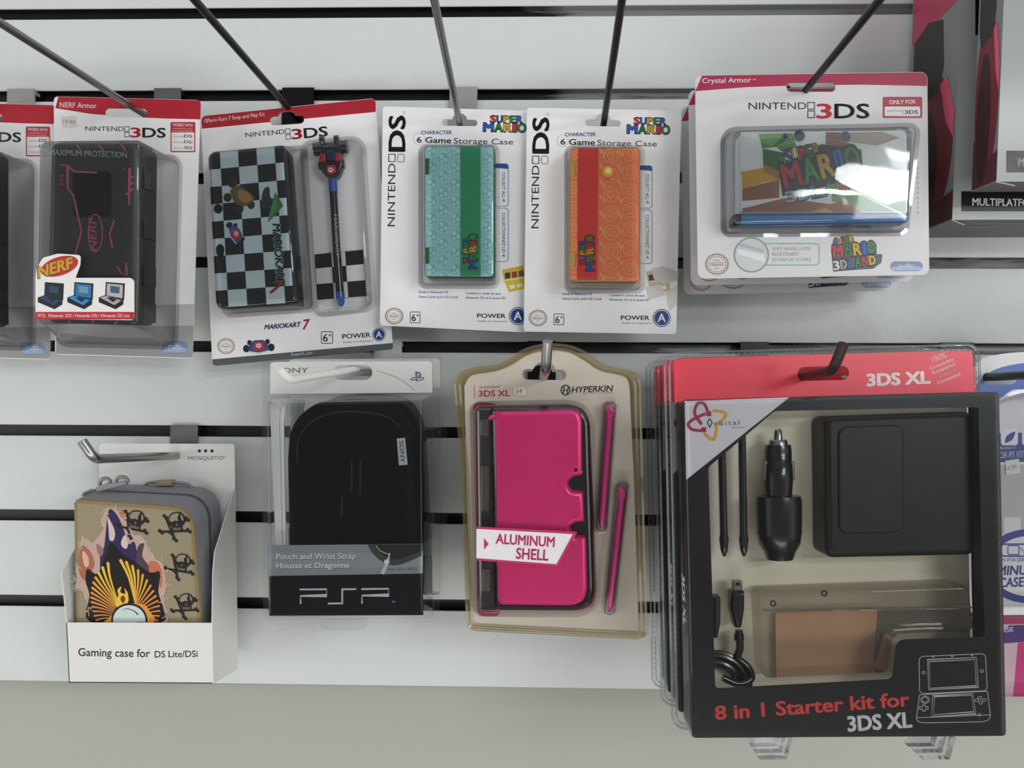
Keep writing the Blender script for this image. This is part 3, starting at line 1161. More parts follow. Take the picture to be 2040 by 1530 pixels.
# ------------------------------------------------------------------ clear shell packs (three on one hook)
def crystal_pack():
    F = Frame((1350, 130, .3071), (112, 68), (1617, 45), (130, 1385), .085, .085)
    r = root('clear_case_pack', F, 'front white card pack with maroon header and clear block-game console case', 'accessory pack', 'maroon-topped clear case packs')
    hole = slot(863, 145, 318, 58, 0)
    mb = MB()
    prism(mb, F, rq([(112, 68), (1617, 45), (1630, 1360), (130, 1386)], 46), 0, 0, T, mat('cac7c9', **CARD), [hole])
    k = Ink(mb, F, T, [hole])
    k.poly(rq([(112, 68), (1617, 45), (1617, 134)], [46, 46, 0]) + [(1200, 126), (800, 130), (450, 142), (114, 168)], '9b2347')
    k.text('Crystal Armor', (160, 116), (478, 110), 32, 'e6dce0', .012)
    k.text('TM', (484, 98), (508, 97), 8, 'e6dce0')
    logo3ds(k, (460, 286), (1246, 284))
    k.poly(rect(1330, 205, 1587, 342, 10), 'a02c44', 1)
    k.poly(rect(1343, 268, 1573, 330, 8), 'd6d3d4', 2)
    k.text('ONLY FOR', (1372, 252), (1545, 248), 25, 'e6dce0', .03, lay=3)
    logo3ds(k, (1358, 302), (1560, 300))
    seal(k, 255, 1290, 76)
    k.line(rect(540, 1157, 918, 1296, 26), 9, '7fae90', 1, True)
    k.poly(ell(478, 1230, 108), 'bfc0c3', 2)
    k.ring(478, 1230, 110, 110, 9, '5f9a76', 3)
    k.poly([(390, 1190), (560, 1230), (568, 1280), (470, 1250), (388, 1222)], 'd5d7da', 3)
    k.poly([(400, 1150), (560, 1196), (560, 1214), (400, 1176)], 'a9acb0', 3)
    for i, t in enumerate(('SOFT INNER LAYER', 'REVETEMENT', 'INTERIEUR SOUPLE')):
        k.text(t, (615, 1202 + i * 35), (866 if i != 1 else 790, 1201 + i * 35), 22, 'b3b6ba', .01)
    k.poly([(1010, 1130), (1140, 1112), (1150, 1150), (1290, 1160), (1290, 1225), (1328, 1226), (1322, 1280), (1270, 1320), (1010, 1338), (995, 1200)], '4a4c52', 1)
    word(k, 'SUPER', [BLU, YEL, RED, GRN, YEL], (1016, 1164), (1142, 1142), 38, 2, '22262c')
    word(k, 'MARIO', [RED, GRN, YEL, BLU, GRN], (1006, 1248), (1290, 1216), 74, 4, '22262c')
    word(k, '3DLAND', ['c9c9cc', 'c9c9cc', BLU, GRN, RED, YEL], (1010, 1330), (1290, 1288), 56, 6, '22262c')
    pdp(k, 1380, 1272, 1590, 1336)
    for i in range(10):
        k.line([(1556 + (i % 2) * 4, 660 + i * 32), (1558, 676 + i * 32)], 4, '6b6c70', 1)
    mb.build('backing_card', r)
    mb = MB()
    shell = plastic('crystal_shell', tint=(.95, .965, .97), haze=.03, wave=.1)
    q = [(372, 420), (1522, 398), (1500, 1016), (366, 1036)]
    hh = .0195
    inner = rq([(408, 432), (1484, 424), (1490, 956), (410, 958)], [16, 30, 16, 16])
    slab(mb, F, rq([(408, 430), (1486, 422), (1492, 958), (408, 960)], 26), hh, .004, hh - .0004, .002, mat('c9d0d2', .3, 0, 'shell_print'))
    k = Ink(mb, F, hh - .0003, rough=.25)
    k.poly(inner, 'f0f2f1', 0)

    def P(pts, c, lay):
        c2 = clip(pts, inner)
        if len(c2) > 2:
            k.poly(c2, c, lay)
    P([(528, 446), (742, 440), (770, 524), (700, 580), (640, 530), (548, 540)], '4a9440', 1)
    P([(528, 446), (742, 440), (736, 470), (530, 478)], '7cc062', 2)
    P([(552, 540), (700, 570), (690, 690), (556, 670)], '2f6e3a', 1)
    P([(962, 434), (1108, 438), (1110, 556), (1010, 560), (960, 520)], '8f4b36', 1)
    P([(930, 516), (1100, 516), (1110, 560), (930, 580)], 'a55a3c', 2)
    for y in (464, 494, 524):
        P([(962, y), (1108, y + 2), (1108, y + 6), (962, y + 4)], '5e2f22', 3)
    P([(1108, 438), (1330, 432), (1440, 470), (1300, 520), (1112, 500)], 'b9a294', 1)
    P([(410, 692), (560, 664), (664, 742), (560, 760), (420, 800)], 'd8a828', 1)
    P([(560, 640), (680, 700), (664, 742), (560, 690)], 'b07a34', 2)
    P([(420, 800), (660, 742), (660, 860), (420, 880)], '9a6234', 1)
    P([(1000, 770), (1480, 840), (1480, 950), (1200, 950), (1000, 880)], '86b070', 1)
    P([(420, 930), (700, 860), (980, 900), (1000, 955), (420, 955)], '96603a', 1)
    P([(900, 920), (1080, 880), (1200, 955), (900, 955)], 'b3703a', 2)
    P([(860, 955), (960, 925), (1010, 955)], 'd8b02e', 3)
    P([(690, 640), (930, 510), (1190, 545), (1200, 650), (1040, 760), (950, 790), (680, 850), (660, 700)], '26302c', 4)
    word(k, 'SUPER', [BLU, YEL, RED, GRN, YEL], (702, 632), (932, 584), 76, 5, '22302c')
    word(k, 'MARIO', ['cf3a3c', '52a04a', 'd6b23a', '3a7cc0', '52a04a'], (690, 800), (1204, 664), 150, 7, '22302c', .04)
    word(k, '3DLAND', ['bcc8cc', 'bcc8cc', '5b92c4', '7cae68', 'cc8a80', 'd2be70'], (700, 892), (1196, 800), 66, 6, '4b5a58')
    for x, y, rr in ((697, 460, 20), (790, 458, 36), (1088, 464, 36)):
        k.poly(ell(x, y, rr), '10294a', 6)
        k.ring(x, y, rr, rr, 4, 'a9b4b8', 7)
    k.poly(rect(1450, 802, 1474, 866, 6), '2b4a86', 6)
    mb.build('printed_console_case', r)
    mb = MB()
    slab(mb, F, rq([(372, 962), (1500, 950), (1500, 1018), (368, 1034)], 14), .0182, .005, .0182, .002, mat('2a86cc', .25, 0, 'blue_base'))
    slab(mb, F, rq([(364, 962), (420, 960), (420, 1032), (362, 1034)], 14), .0186, .005, .0186, .002, mat('1a2530', .25, 0, 'dark_base'))
    mb.build('blue_base', r)
    mb = MB()
    slab(mb, F, rq([(374, 424), (1518, 404), (1502, 1022), (366, 1038)], 34), .0206, .004, .0206, .002, shell)
    mb.build('clear_shell', r)
    mb = MB()
    # domed front: several rings so the plastic bulges like the original
    base = rq([(300, 424), (1556, 396), (1474, 1086), (302, 1092)], [80, 60, 50, 40])
    front = rq([(368, 414), (1530, 392), (1504, 1014), (356, 1036)], [50, 50, 40, 40])
    A = [(p.x, p.y) for p in F.ls(base, T)]
    B = [(p.x, p.y) for p in F.ls(front, .0210)]
    if area2(A) < 0:
        A, B = A[::-1], B[::-1]
    rings = [[(x, y, T + .0002) for x, y in offset(A, .003)], [(x, y, T + .0004) for x, y in A], [(x, y, .0192) for x, y in B]]
    o1 = offset(B, -.002)
    rings.append([(x, y, .0212) for x, y in o1])
    cx = sum(p[0] for p in B) / len(B)
    cy = sum(p[1] for p in B) / len(B)
    for s in (.85, .7, .55, .4, .25, .1):
        rings.append([(cx + (x - cx) * s, cy + (y - cy) * s, .0212 + .0038 * (1 - s * s)) for x, y in o1])
    loft(mb, rings, plastic('bulged_plastic', wave=.5, scale=12, haze=.012, gain=1.5), False, True)
    mb.build('blister', r)
    return r


cry = crystal_pack()
dup(cry, Vector((0, .026, -.001)), 'middle maroon-topped clear case pack, only its edges showing behind the front one', 'maroon-topped clear case packs')
dup(cry, Vector((-.001, .051, -.005)), 'rearmost maroon-topped clear case pack, lowest hanging and nearest the slatted wall', 'maroon-topped clear case packs')


# ------------------------------------------------------------------ open display box and soft case
FB = Frame((100, 840, .353), (278, 125), (1042, 125), (300, 1400), .018)


def display_box():
    F = FB
    r = root('display_box', F, 'open white cardboard hanger box holding the tan skull case', 'box')
    wm = mat('d9d7d4', .55, 0, 'white_cardboard', .03, .15, 90)
    hole = slot(655, 202, 134, 30, -2)
    mb = MB()
    prism(mb, F, rq([(278, 123), (1042, 125), (1058, 1400), (296, 1400)], [26, 14, 0, 0]), 0, 0, .0008, wm, [hole])
    k = Ink(mb, F, .0008, [hole], rough=.5)
    for x in (842, 877, 913):
        k.poly(ell(x, 165, 9), '1c1c1e')
    k.text('MOSQUITO', (778, 217), (976, 214), 20, '55565a', -.01)
    k.ring(982, 200, 5, 5, 1.5, '55565a')
    mb.build('back_panel', r)
    H = .052
    mb = MB()
    prism(mb, F, rq([(90, 1134), (910, 1136), (916, 1478), (106, 1473)], 0), H, H - .0008, H, wm)
    k = Ink(mb, F, H, rough=.5)
    k.text('Gaming case for', (158, 1322), (563, 1330), 44, '232323', .012)
    k.text('DS Lite/DSi', (590, 1331), (832, 1328), 36, '232323', .012)
    mb.build('front_panel', r)
    # the side panels run back from the front panel to the hanger card
    def side(name, front, back):
        mb = MB()
        a = [F.l(x, y, H) for x, y in front]
        b = [F.l(x, y, .0004) for x, y in back]
        pts = a + b
        t = Vector((.0007, 0, 0))
        n = len(pts)
        vs = pts + [p + t for p in pts]
        fs = [tuple(range(n)), tuple(range(n, 2 * n))[::-1]] + [(i, (i + 1) % n, n + (i + 1) % n, n + i) for i in range(n)]
        mb.add(vs, fs, wm)
        mb.build(name, r)
    side('side_panel', [(916, 1478), (910, 1136), (914, 850), (926, 730)], [(1036, 380), (1046, 700), (1056, 1398)])
    side('side_panel', [(106, 1473), (90, 1134), (60, 850)], [(272, 480), (282, 900), (296, 1398)])
    mb = MB()
    vs = [F.l(106, 1473, H), F.l(916, 1478, H), F.l(1056, 1398, .0006), F.l(296, 1398, .0006)]
    vs += [v + Vector((0, .0007, 0)) for v in vs]
    mb.add(vs, [(0, 1, 2, 3), (7, 6, 5, 4), (0, 4, 5, 1), (1, 5, 6, 2), (2, 6, 7, 3), (3, 7, 4, 0)], wm)
    mb.build('bottom_panel', r)


display_box()


def soft_case():
    F = FB
    r = root('zip_case', F, 'tan canvas zip case with skulls and flame artwork, sitting in the white box', 'case')
    can = mat('94876e', .85, 0, 'tan_canvas', .14, .5, 420)
    gry = mat('85858a', .75, 0, 'grey_gusset', .08, .3, 300)
    hf, hb = .0475, .006
    front = rq([(136, 442), (800, 492), (868, 1440), (150, 1440)], [26, 110, 20, 20], 8)
    back = rq([(300, 352), (960, 372), (960, 1392), (310, 1392)], [30, 120, 20, 20], 8)
    A, B = F.ls(front, hf), F.ls(back, hb)
    if area2(A) < 0:
        A, B = A[::-1], B[::-1]

    def mid(t, grow):
        pts = [(a.x + (b.x - a.x) * t, a.y + (b.y - a.y) * t) for a, b in zip(A, B)]
        return [(x, y, hf + (hb - hf) * t) for x, y in offset(pts, grow)]
    mb = MB()
    loft(mb, [mid(1, -.002), mid(.97, .0008), mid(.6, .0012), mid(.56, .0012)], gry, True, False)
    loft(mb, [mid(.48, .0012), mid(.06, .0004)], gry)
    A2 = [(p.x, p.y) for p in A]
    loft(mb, [mid(.06, .0004), [(x, y, hf - .0008) for x, y in offset(A2, -.0006)], [(x, y, hf) for x, y in offset(A2, -.003)]], can, False, True)
    k = Ink(mb, F, hf + .0002, rough=.8)
    # torn patch with flames
    k.poly([(322, 484), (352, 488), (372, 492), (392, 520), (412, 552), (436, 566), (448, 610), (476, 640), (512, 640), (538, 672), (552, 716), (580, 742), (596, 776), (628, 790), (642, 830), (652, 880),
            (658, 930), (640, 990), (650, 1060), (662, 1136), (232, 1136), (222, 1080), (206, 1010), (186, 960), (140, 930), (152, 880), (144, 830), (160, 790), (160, 730), (180, 640), (206, 664), (240, 684), (280, 640), (300, 600), (282, 560), (300, 520)], 'b99c90', 0)
    k.poly(sp2([(330, 500), (372, 520), (412, 600), (440, 690), (476, 680), (500, 780), (540, 830), (560, 960), (440, 1000), (340, 980), (286, 860), (280, 760), (262, 700), (300, 716), (312, 640)], 4, True), '2c2350', 1)
    k.poly(sp2([(324, 540), (350, 580), (366, 630), (356, 672), (334, 664), (330, 610)], 4, True), 'cbb8ae', 2)
    k.poly(sp2([(400, 680), (420, 640), (438, 680), (432, 716), (408, 708)], 4, True), 'cbb8ae', 2)
    for pts, c in (([(166, 720), (190, 700), (230, 740), (250, 800), (232, 850), (210, 900), (170, 870), (160, 800)], 'a4644a'), ([(184, 730), (212, 760), (218, 806), (200, 822), (184, 780)], 'd2a898'),
                   ([(530, 690), (520, 760), (560, 820), (560, 860), (500, 820), (486, 760), (498, 700)], '4a3a48'), ([(560, 790), (610, 800), (632, 860), (624, 940), (600, 900), (560, 850)], 'bb6a44'),
                   ([(262, 690), (300, 720), (290, 760), (268, 740)], '8d6a62'), ([(380, 496), (432, 520), (440, 566), (410, 550)], 'b0685c')):
        k.poly(sp2(pts, 4, True), c, 2)
    k.poly(sp2([(330, 700), (356, 690), (400, 740), (460, 780), (560, 850), (620, 850), (610, 960), (640, 1060), (620, 1134), (230, 1134), (222, 980), (200, 900), (210, 830), (262, 860), (300, 790)], 4, True), '15130f', 3)
    # feathered wings of flame
    L = [(326, 800), (296, 824), (272, 850), (256, 880), (244, 908), (238, 938), (234, 966), (232, 992), (234, 1018), (238, 1044), (244, 1070), (250, 1096), (260, 1120)]
    Rr = [(398, 784), (430, 794), (464, 816), (496, 840), (522, 866), (546, 896), (566, 926), (582, 956), (596, 984), (606, 1012), (614, 1040), (616, 1068), (614, 1096), (606, 1122)]
    for tips, cx, sg in ((L, 372, -1), (Rr, 478, 1)):
        n = len(tips)
        for i, (x, y) in enumerate(tips):
            e = (cx - sg * 4 + sg * i * 1.2, 1000 + i * 9)
            m1 = (x + (e[0] - x) * .45 - sg * -10 * (1 - i / n), y + (e[1] - y) * .45 - 6)
            c = ('dcb03a', 'd99a38', 'd48a3c', 'cf7c40')[min(3, i // 3)]
            k.line(sp2([(x, y), m1, e], 5), 17 - i * .62, c, 4, taper=(1, .35))
            k.poly(ell(x, y, (17 - i * .62) * .5, (17 - i * .62) * .5, 12), c, 4)
    k.poly(sp2([(360, 1080), (330, 1110), (320, 1134), (580, 1134), (560, 1070), (520, 1030), (400, 1030)], 4, True), 'd9912c', 4)
    k.poly(sp2([(368, 1020), (384, 980), (380, 950), (402, 930), (396, 962), (424, 970), (418, 940), (436, 964), (442, 1010), (420, 1046), (380, 1050)], 4, True), 'e2b63c', 5)
    k.poly(sp2([(396, 1000), (412, 980), (424, 1004), (410, 1024)], 4, True), '6a3a1e', 6)
    k.poly(clip(ell(446, 1120, 102, 96, 40), [(100, 900), (800, 900), (800, 1136), (100, 1136)]), '101010', 6)
    k.poly(clip(ell(446, 1122, 92, 86, 40), [(100, 900), (800, 900), (800, 1136), (100, 1136)]), 'c4cfcc', 7)
    k.line([(410, 1064), (432, 1054), (470, 1066), (482, 1076), (496, 1090)], 7, '1b1b1b', 8, taper=(.3, 1))
    k.poly(ell(510, 1140, 36, 10, 16), '1b1b1b', 8)
    # frayed threads round the patch
    rnd = random.Random(3)
    edge = [(150, 830), (146, 880), (168, 700), (190, 660), (300, 560), (310, 500), (384, 500), (430, 556), (460, 620), (530, 660), (560, 730), (630, 790), (646, 850), (655, 920), (640, 1000), (652, 1090), (220, 1060), (200, 990), (150, 930)]
    for x, y in edge:
        for _ in range(5):
            a = rnd.uniform(0, 6.28)
            q = (x + rnd.uniform(-10, 10), y + rnd.uniform(-14, 14))
            k.line(sp2([q, (q[0] + 12 * math.cos(a), q[1] + 12 * math.sin(a)), (q[0] + 26 * math.cos(a + .6), q[1] + 26 * math.sin(a + .6))], 3), 3, 'c9b8a6', 9)
    # skulls
    for x, y, s, an in ((482, 560, 1.0, .25), (712, 570, 1.0, 0), (744, 800, .92, .2), (766, 1022, .88, 0)):
        ca, sa = math.cos(an), math.sin(an)

        def P(pts):
            return [(x + s * (px * ca - py * sa), y + s * (px * sa + py * ca)) for px, py in pts]
        ink = '1d1b18'
        for (ax, ay), (bx, by) in (((-88, 52), (70, 46)), ((-62, -32), (-8, 96)), ((60, -20), (-30, 60))):
            k.line(P([(ax, ay), (bx, by)]), 13 * s, ink, 1)
            for ex, ey in ((ax, ay), (bx, by)):
                for o in ((-7, -6), (7, 6)):
                    k.poly(P(ell(ex + o[0], ey + o[1], 10, 10, 12)), ink, 1)
        bone = '8f836b'
        k.poly(P(sp2([(-44, -12), (-38, -44), (-8, -60), (28, -54), (48, -26), (46, 4), (34, 20), (32, 46), (-20, 46), (-26, 22), (-42, 8)], 4, True)), ink, 2)
        k.poly(P(sp2([(-38, -14), (-32, -40), (-6, -53), (14, -50), (6, -28), (10, -10), (-8, -12), (-26, -4)], 4, True)), bone, 3)
        k.poly(P(sp2([(24, -46), (38, -28), (38, -10), (28, -20)], 4, True)), bone, 3)
        k.poly(P([(-4, 16), (2, 4), (8, 16)]), bone, 3)
        for i in range(4):
            k.line(P([(-15 + i * 12, 28), (-14 + i * 11, 42)]), 6 * s, bone, 5)
    body = mb.build('case_body', r)
    mb = MB()
    pip = [(x, y, hf - .002) for x, y in offset(A2, -.0012)]
    tube(mb, pip, .0022, mat('8a7854', .8, 0, 'tan_piping', .1, .4, 500), 8, False, True)
    mb.build('piping', r)
    mb = MB()
    zm = mat('4d4d52', .5, 0, 'zip_tape', .2, .8, 900)
    loft(mb, [mid(.57, .0008), mid(.55, .0016), mid(.49, .0016), mid(.47, .0008)], zm)
    mb.build('zipper', r)
    mb = MB()
    zp = mat('8f8f8e', .45, .7, 'zip_metal')
    slab(mb, F, rq([(255, 372), (300, 352), (420, 335), (436, 352), (300, 390), (262, 398)], 10, 3), .034, .031, .0345, .0006, zp)
    tube(mb, [F.l(230, 400, .031), F.l(205, 408, .034), F.l(182, 414, .037), F.l(186, 406, .037), F.l(240, 384, .031)], .0011, zp, 8)
    mb.build('zip_pull', r)
    mb = MB()
    tube(mb, spline([F.l(278, 358, .03), F.l(288, 328, .03), F.l(318, 320, .03), F.l(340, 336, .03), F.l(330, 352, .03)]), .0016, zp, 8)
    tube(mb, spline([F.l(372, 340, .03), F.l(380, 318, .03), F.l(408, 312, .03), F.l(432, 322, .03), F.l(440, 345, .03)]), .0016, zp, 8)
    mb.build('zip_slider', r)
    mb = MB()
    tube(mb, spline([F.l(536, 358, .010), F.l(560, 344, .010), F.l(660, 340, .010), F.l(770, 352, .010), F.l(800, 372, .010)]), .0013, zp, 8)
    mb.build('carry_ring', r)
    mb = MB()
    slab(mb, F, rq([(594, 332), (690, 330), (688, 362), (600, 364)], 6), .012, .006, .013, .001, can)
    mb.build('ring_tab', r)


soft_case()


# ------------------------------------------------------------------ pouch packs
def pouch_pack():
    F = Frame((490, 690, .379), (128, 88), (980, 80), (118, 1420), .085)
    r = root('pouch_pack', F, 'front clear plastic pack holding a black pouch and white wrist strap', 'accessory pack', 'clear pouch packs')
    hole = slot(562, 138, 205, 78, 0)
    mb = MB()
    prism(mb, F, rq([(128, 90), (150, 82), (960, 78), (978, 86), (980, 243), (128, 250)], [4, 10, 10, 8, 0, 0]), .001, .0006, .0012, mat('d2cfcc', **CARD), [hole])
    k = Ink(mb, F, .0012, [hole])
    k.text('SONY', (160, 140), (328, 138), 26, '7d7d80', .02)
    k.line(sp2([(685, 128), (760, 150), (830, 186), (888, 232)], 6), 3, '8d8b89', 1)
    k.poly(rect(853, 115, 943, 203), 'cfcfd0', 1)
    lg = '6b6f80'
    k.poly([(890, 130), (902, 133), (902, 186), (890, 181)], lg, 2)
    k.poly(sp2([(902, 134), (918, 140), (922, 154), (914, 164), (904, 160), (904, 154), (911, 152), (910, 146), (902, 142)], 3, True), lg, 2)
    k.line(sp2([(888, 162), (868, 170), (872, 178), (888, 174)], 4), 6, lg, 2)
    k.line(sp2([(904, 168), (928, 164), (932, 172), (904, 182)], 4), 6, lg, 2)
    mb.build('header_card', r)
    H = .042
    mb = MB()
    sleeve = mat('0d0f16', .35, 0, 'sleeve_black', spec=.15)
    prism(mb, F, [(118, 1046), (928, 1038), (932, 1412), (124, 1416)], H - .001, H - .0014, H - .0008, sleeve)
    k = Ink(mb, F, H - .0008)
    k.poly([(118, 1046), (928, 1038), (930, 1194), (122, 1207)], '8d9398', 1)
    k.poly([(118, 1090), (930, 1080), (930, 1160), (120, 1170)], '949a9f', 2)
    k.poly(sp2([(640, 1042), (660, 1080), (700, 1120), (760, 1150), (830, 1142), (926, 1098)], 6) + [(927, 1040)], '3f4744', 3)
    k.poly(sp2([(672, 1042), (690, 1072), (724, 1098), (780, 1120), (850, 1104), (926, 1072)], 6) + [(927, 1040)], '20241f', 4)
    k.line(sp2([(684, 1046), (700, 1070), (730, 1086), (752, 1092)], 5), 5, 'b9b2a0', 5)
    k.line([(756, 1086), (746, 1128), (716, 1196)], 14, 'c9ccce', 5, taper=(.4, 1.4))
    k.poly(ell(740, 1134, 14, 14), 'dfe2e4', 6)
    for t, y, x1 in (('Pouch and Wrist Strap', 1118, 578), ('Housse et Dragonne', 1166, 545)):
        k.text(t, (161, y + 4), (x1 + 2, y + 1), 29, '40454a', .03, lay=4)
        k.text(t, (159, y + 1), (x1, y - 2), 29, 'f0f2f3', .03, lay=6)
    k.text('PSP-170 U / 98522', (748, 1180), (900, 1176), 13, '5a6064', lay=4)
    wl = 'cfd3d8'
    for pts in (((282, 1278), (424, 1277), (424, 1310), (287, 1312), (287, 1354)), ((430, 1352), (506, 1351), (506, 1277), (580, 1276)), ((606, 1276), (750, 1274), (750, 1308), (610, 1310), (610, 1352))):
        k.line(pts, 9, wl, 2)
    k.text('TM', (766, 1346), (784, 1346), 8, wl)
    mb.build('printed_sleeve', r)
    mb = MB()
    vel = mat('0b0b0e', .9, 0, 'black_neoprene', .2, .2, 500, spec=.08)
    loop = [(236, 1400), (224, 1040), (214, 600), (222, 470)] + sp2([(222, 470), (250, 400), (310, 335), (400, 290), (540, 278), (700, 282), (780, 316), (834, 380), (862, 450), (874, 540)], 5)[1:] + [(890, 800), (900, 1040), (904, 1400)]
    slab(mb, F, loop, .030, .004, .034, .008, vel)
    k = Ink(mb, F, .0341, rough=.8)
    pouch = mb.build('pouch', r)
    mb = MB()
    seam = mat('1d1d24', .8, 0, 'pouch_seam')
    tube(mb, spline([F.l(270, 620, .034), F.l(276, 500, .034), F.l(340, 400, .034), F.l(460, 350, .034), F.l(600, 345, .034), F.l(740, 370, .034), F.l(810, 430, .034)]), .0007, seam, 6)
    tube(mb, spline([F.l(556, 600, .034), F.l(556, 700, .034), F.l(550, 770, .034)]), .0009, seam, 6)
    tube(mb, spline([F.l(602, 590, .034), F.l(600, 780, .034)]), .0008, seam, 6)
    tube(mb, spline([F.l(504, 780, .034), F.l(502, 890, .034)]), .0009, seam, 6)
    mb.build('embossed_seam', pouch)
    mb = MB()
    prism(mb, F, [(793, 484), (836, 481), (849, 622), (804, 626)], .0345, .034, .0348, mat('b4bcc0', .7, 0, 'woven_tag'))
    k = Ink(mb, F, .0348, rough=.7)
    k.text('SONY', (806, 496), (814, 612), 22, '5f6a70', .03)
    mb.build('woven_tag', pouch)
    mb = MB()
    prism(mb, F, [(122, 312), (172, 306), (208, 312), (196, 400), (200, 700), (208, 1060), (152, 1060), (142, 800), (130, 500)], .03, .027, .0285, mat('c9c8c8', .7, 0, 'white_webbing', .06, .4, 600))
    k = Ink(mb, F, .0286, rough=.7)
    k.line([(182, 320), (176, 400), (184, 700), (192, 1044)], 2.5, '8f8f90', 1)
    mb.build('wrist_strap', r)
    mb = MB()
    blister(mb, F, rq([(128, 262), (978, 250), (980, 1410), (140, 1426)], 18), rq([(103, 300), (926, 284), (932, 1412), (114, 1422)], 16), .0008, H, .0022, CLEAR, .006)
    # flange with header window and bottom tab
    fl = rq([(84, 60), (986, 48), (990, 1430), (90, 1440)], 30)
    prism(mb, F, fl, 0, -.0003, .0002, CLEAR, [hole])
    prism(mb, F, rq([(388, 1432), (640, 1430), (634, 1486), (398, 1490)], [4, 4, 22, 22]), 0, .0002, .001, CLEAR)
    mb.build('clear_shell', r)
    return r


pp = pouch_pack()
dup(pp, Vector((.001, .045, .005)), 'second clear pouch pack, mostly hidden behind the black pouch', 'clear pouch packs')


# ------------------------------------------------------------------ pink aluminium shell packs
def shell_pack():
    F = Frame((880, 660, .4183), (110, 250), (900, 250), (130, 1395), .110, .100)
    r = root('shell_pack', F, 'front hump-topped pack with a pink metal console shell and two pink styluses', 'accessory pack', 'pink shell packs')
    hole = euro(488, 206, 210, 50, 52, 36, 1)
    outer = sp2([(62, 250), (92, 196), (160, 172), (250, 162), (320, 134), (400, 86), (500, 64), (610, 72), (700, 112), (780, 162), (860, 180), (920, 200), (944, 250)], 5) + rq([(955, 700), (976, 1462), (122, 1418), (100, 700)], [0, 44, 44, 0])
    cardl = sp2([(108, 262), (140, 212), (220, 196), (290, 178), (350, 150), (420, 104), (500, 88), (600, 98), (680, 140), (750, 186), (840, 206), (880, 224), (894, 262)], 5) + rq([(915, 700), (938, 1440), (136, 1402), (118, 700)], [0, 14, 14, 0])
    mb = MB()
    prism(mb, F, cardl, .001, .0006, .0012, mat('bdb4a6', .5, 0, 'cream_card', .03, 0, 30), [hole])
    k = Ink(mb, F, .0012, [hole])
    pk = 'b0305e'
    k.line([(155, 254), (157, 320)], 3, pk)
    k.text('for/para/pour', (180, 272), (280, 268), 13, pk)
    k.text('3DS XL', (176, 311), (326, 308), 28, pk, .03)
    k.ring(590, 280, 21, 23, 6, '3a3a3c')
    k.line([(583, 262), (578, 299)], 6, '3a3a3c', 2)
    k.line([(603, 262), (598, 299)], 6, '3a3a3c', 2)
    k.line([(581, 282), (601, 280)], 5, '3a3a3c', 2)
    k.text('HYPERKIN', (618, 293), (818, 285), 28, '38383a', .03, .2)
    k.text('PLAY WELL. LIVE WELL.', (670, 300), (818, 294), 7, '77777a', 0, .2)
    k.poly(rq([(150, 350), (176, 338), (236, 340), (262, 352), (640, 344), (706, 404), (742, 1276), (700, 1342), (280, 1340), (262, 1358), (186, 1356), (168, 1336)], [16, 12, 12, 8, 60, 60, 60, 60, 8, 12, 12, 16]), pk, 1)
    mb.build('backing_card', r)
    mb = MB()
    prism(mb, F, [(340, 262), (402, 268), (402, 306), (344, 302)], .0013, .0012, .0016, mat('c9c2b2', .6, 0, 'sticker'))
    Ink(mb, F, .0016).text('14', (358, 296), (382, 296), 22, '6b665c', -.01)
    mb.build('price_sticker', r)
    mb = MB()
    blk = mat('131315', .18, 0, 'gloss_black', coat=.5)
    slab(mb, F, rq([(236, 364), (650, 358), (700, 410), (726, 1270), (680, 1334), (262, 1332)], [20, 60, 40, 50, 60, 20]), .020, .003, .020, .003, blk)
    clr = plastic('smoke_clear', tint=(.32, .32, .32), haze=.06, hazecol=(.3, .3, .3), wave=.1)
    slab(mb, F, rq([(164, 364), (238, 362), (262, 1332), (178, 1332)], [20, 4, 4, 20]), .012, .003, .016, .002, mat('2a2a2a', .2, 0, 'smoked_edge', coat=.5))
    for y0, y1 in ((420, 500), (640, 860), (1130, 1240)):
        slab(mb, F, rect(178 + y0 * .012, y0, 222 + y0 * .012, y1, 8, 3), .017, .012, .0175, .001, mat('4a4743', .3, 0, 'inner_rib', coat=.3))
    fr = mb.build('shell_frame', r)
    mb = MB()
    pink = mat('ea3080', .30, .25, 'anodised_pink', .03, .04, 900)
    h = .029
    loop = rq([(244, 384), (650, 374), (668, 420), (670, 690)], [14, 50, 20, 8], 6) + sp2([(630, 694), (608, 712), (606, 740), (622, 762)], 4) + rq([(674, 768), (680, 908)], 0) + sp2([(640, 912), (616, 930), (616, 952), (640, 982)], 4) + \
        rq([(688, 988), (694, 1258), (655, 1312), (274, 1306), (264, 1272), (252, 420), (232, 420), (230, 396)], [8, 40, 60, 14, 8, 6, 6, 6], 5)
    L = [(p.x, p.y) for p in F.ls(loop, h)]
    slab(mb, F, loop, h, .019, h, .003, pink)
    k = Ink(mb, F, h)
    k.poly(ell(638, 660, 8), '0a0a0b')
    mb.build('pink_shell', r)
    mb = MB()
    hb = .0335
    prism(mb, F, [(165, 930), (646, 955), (553, 1120), (165, 1091)], hb, hb - .0004, hb, mat('b52a5c', .4, 0, 'banner_pink'))
    k = Ink(mb, F, hb)
    k.poly([(165, 941), (624, 966), (546, 1109), (165, 1080)], 'd9d6d7', 1)
    k.poly([(201, 984), (224, 1013), (201, 1041)], pk, 2)
    k.text('ALUMINUM', (256, 1010), (537, 1027), 46, pk, .04)
    k.text('SHELL', (352, 1082), (508, 1092), 50, pk, .04)
    mb.build('banner_label', r)
    pm = mat('c42a74', .3, 0, 'stylus_pink', coat=.4)
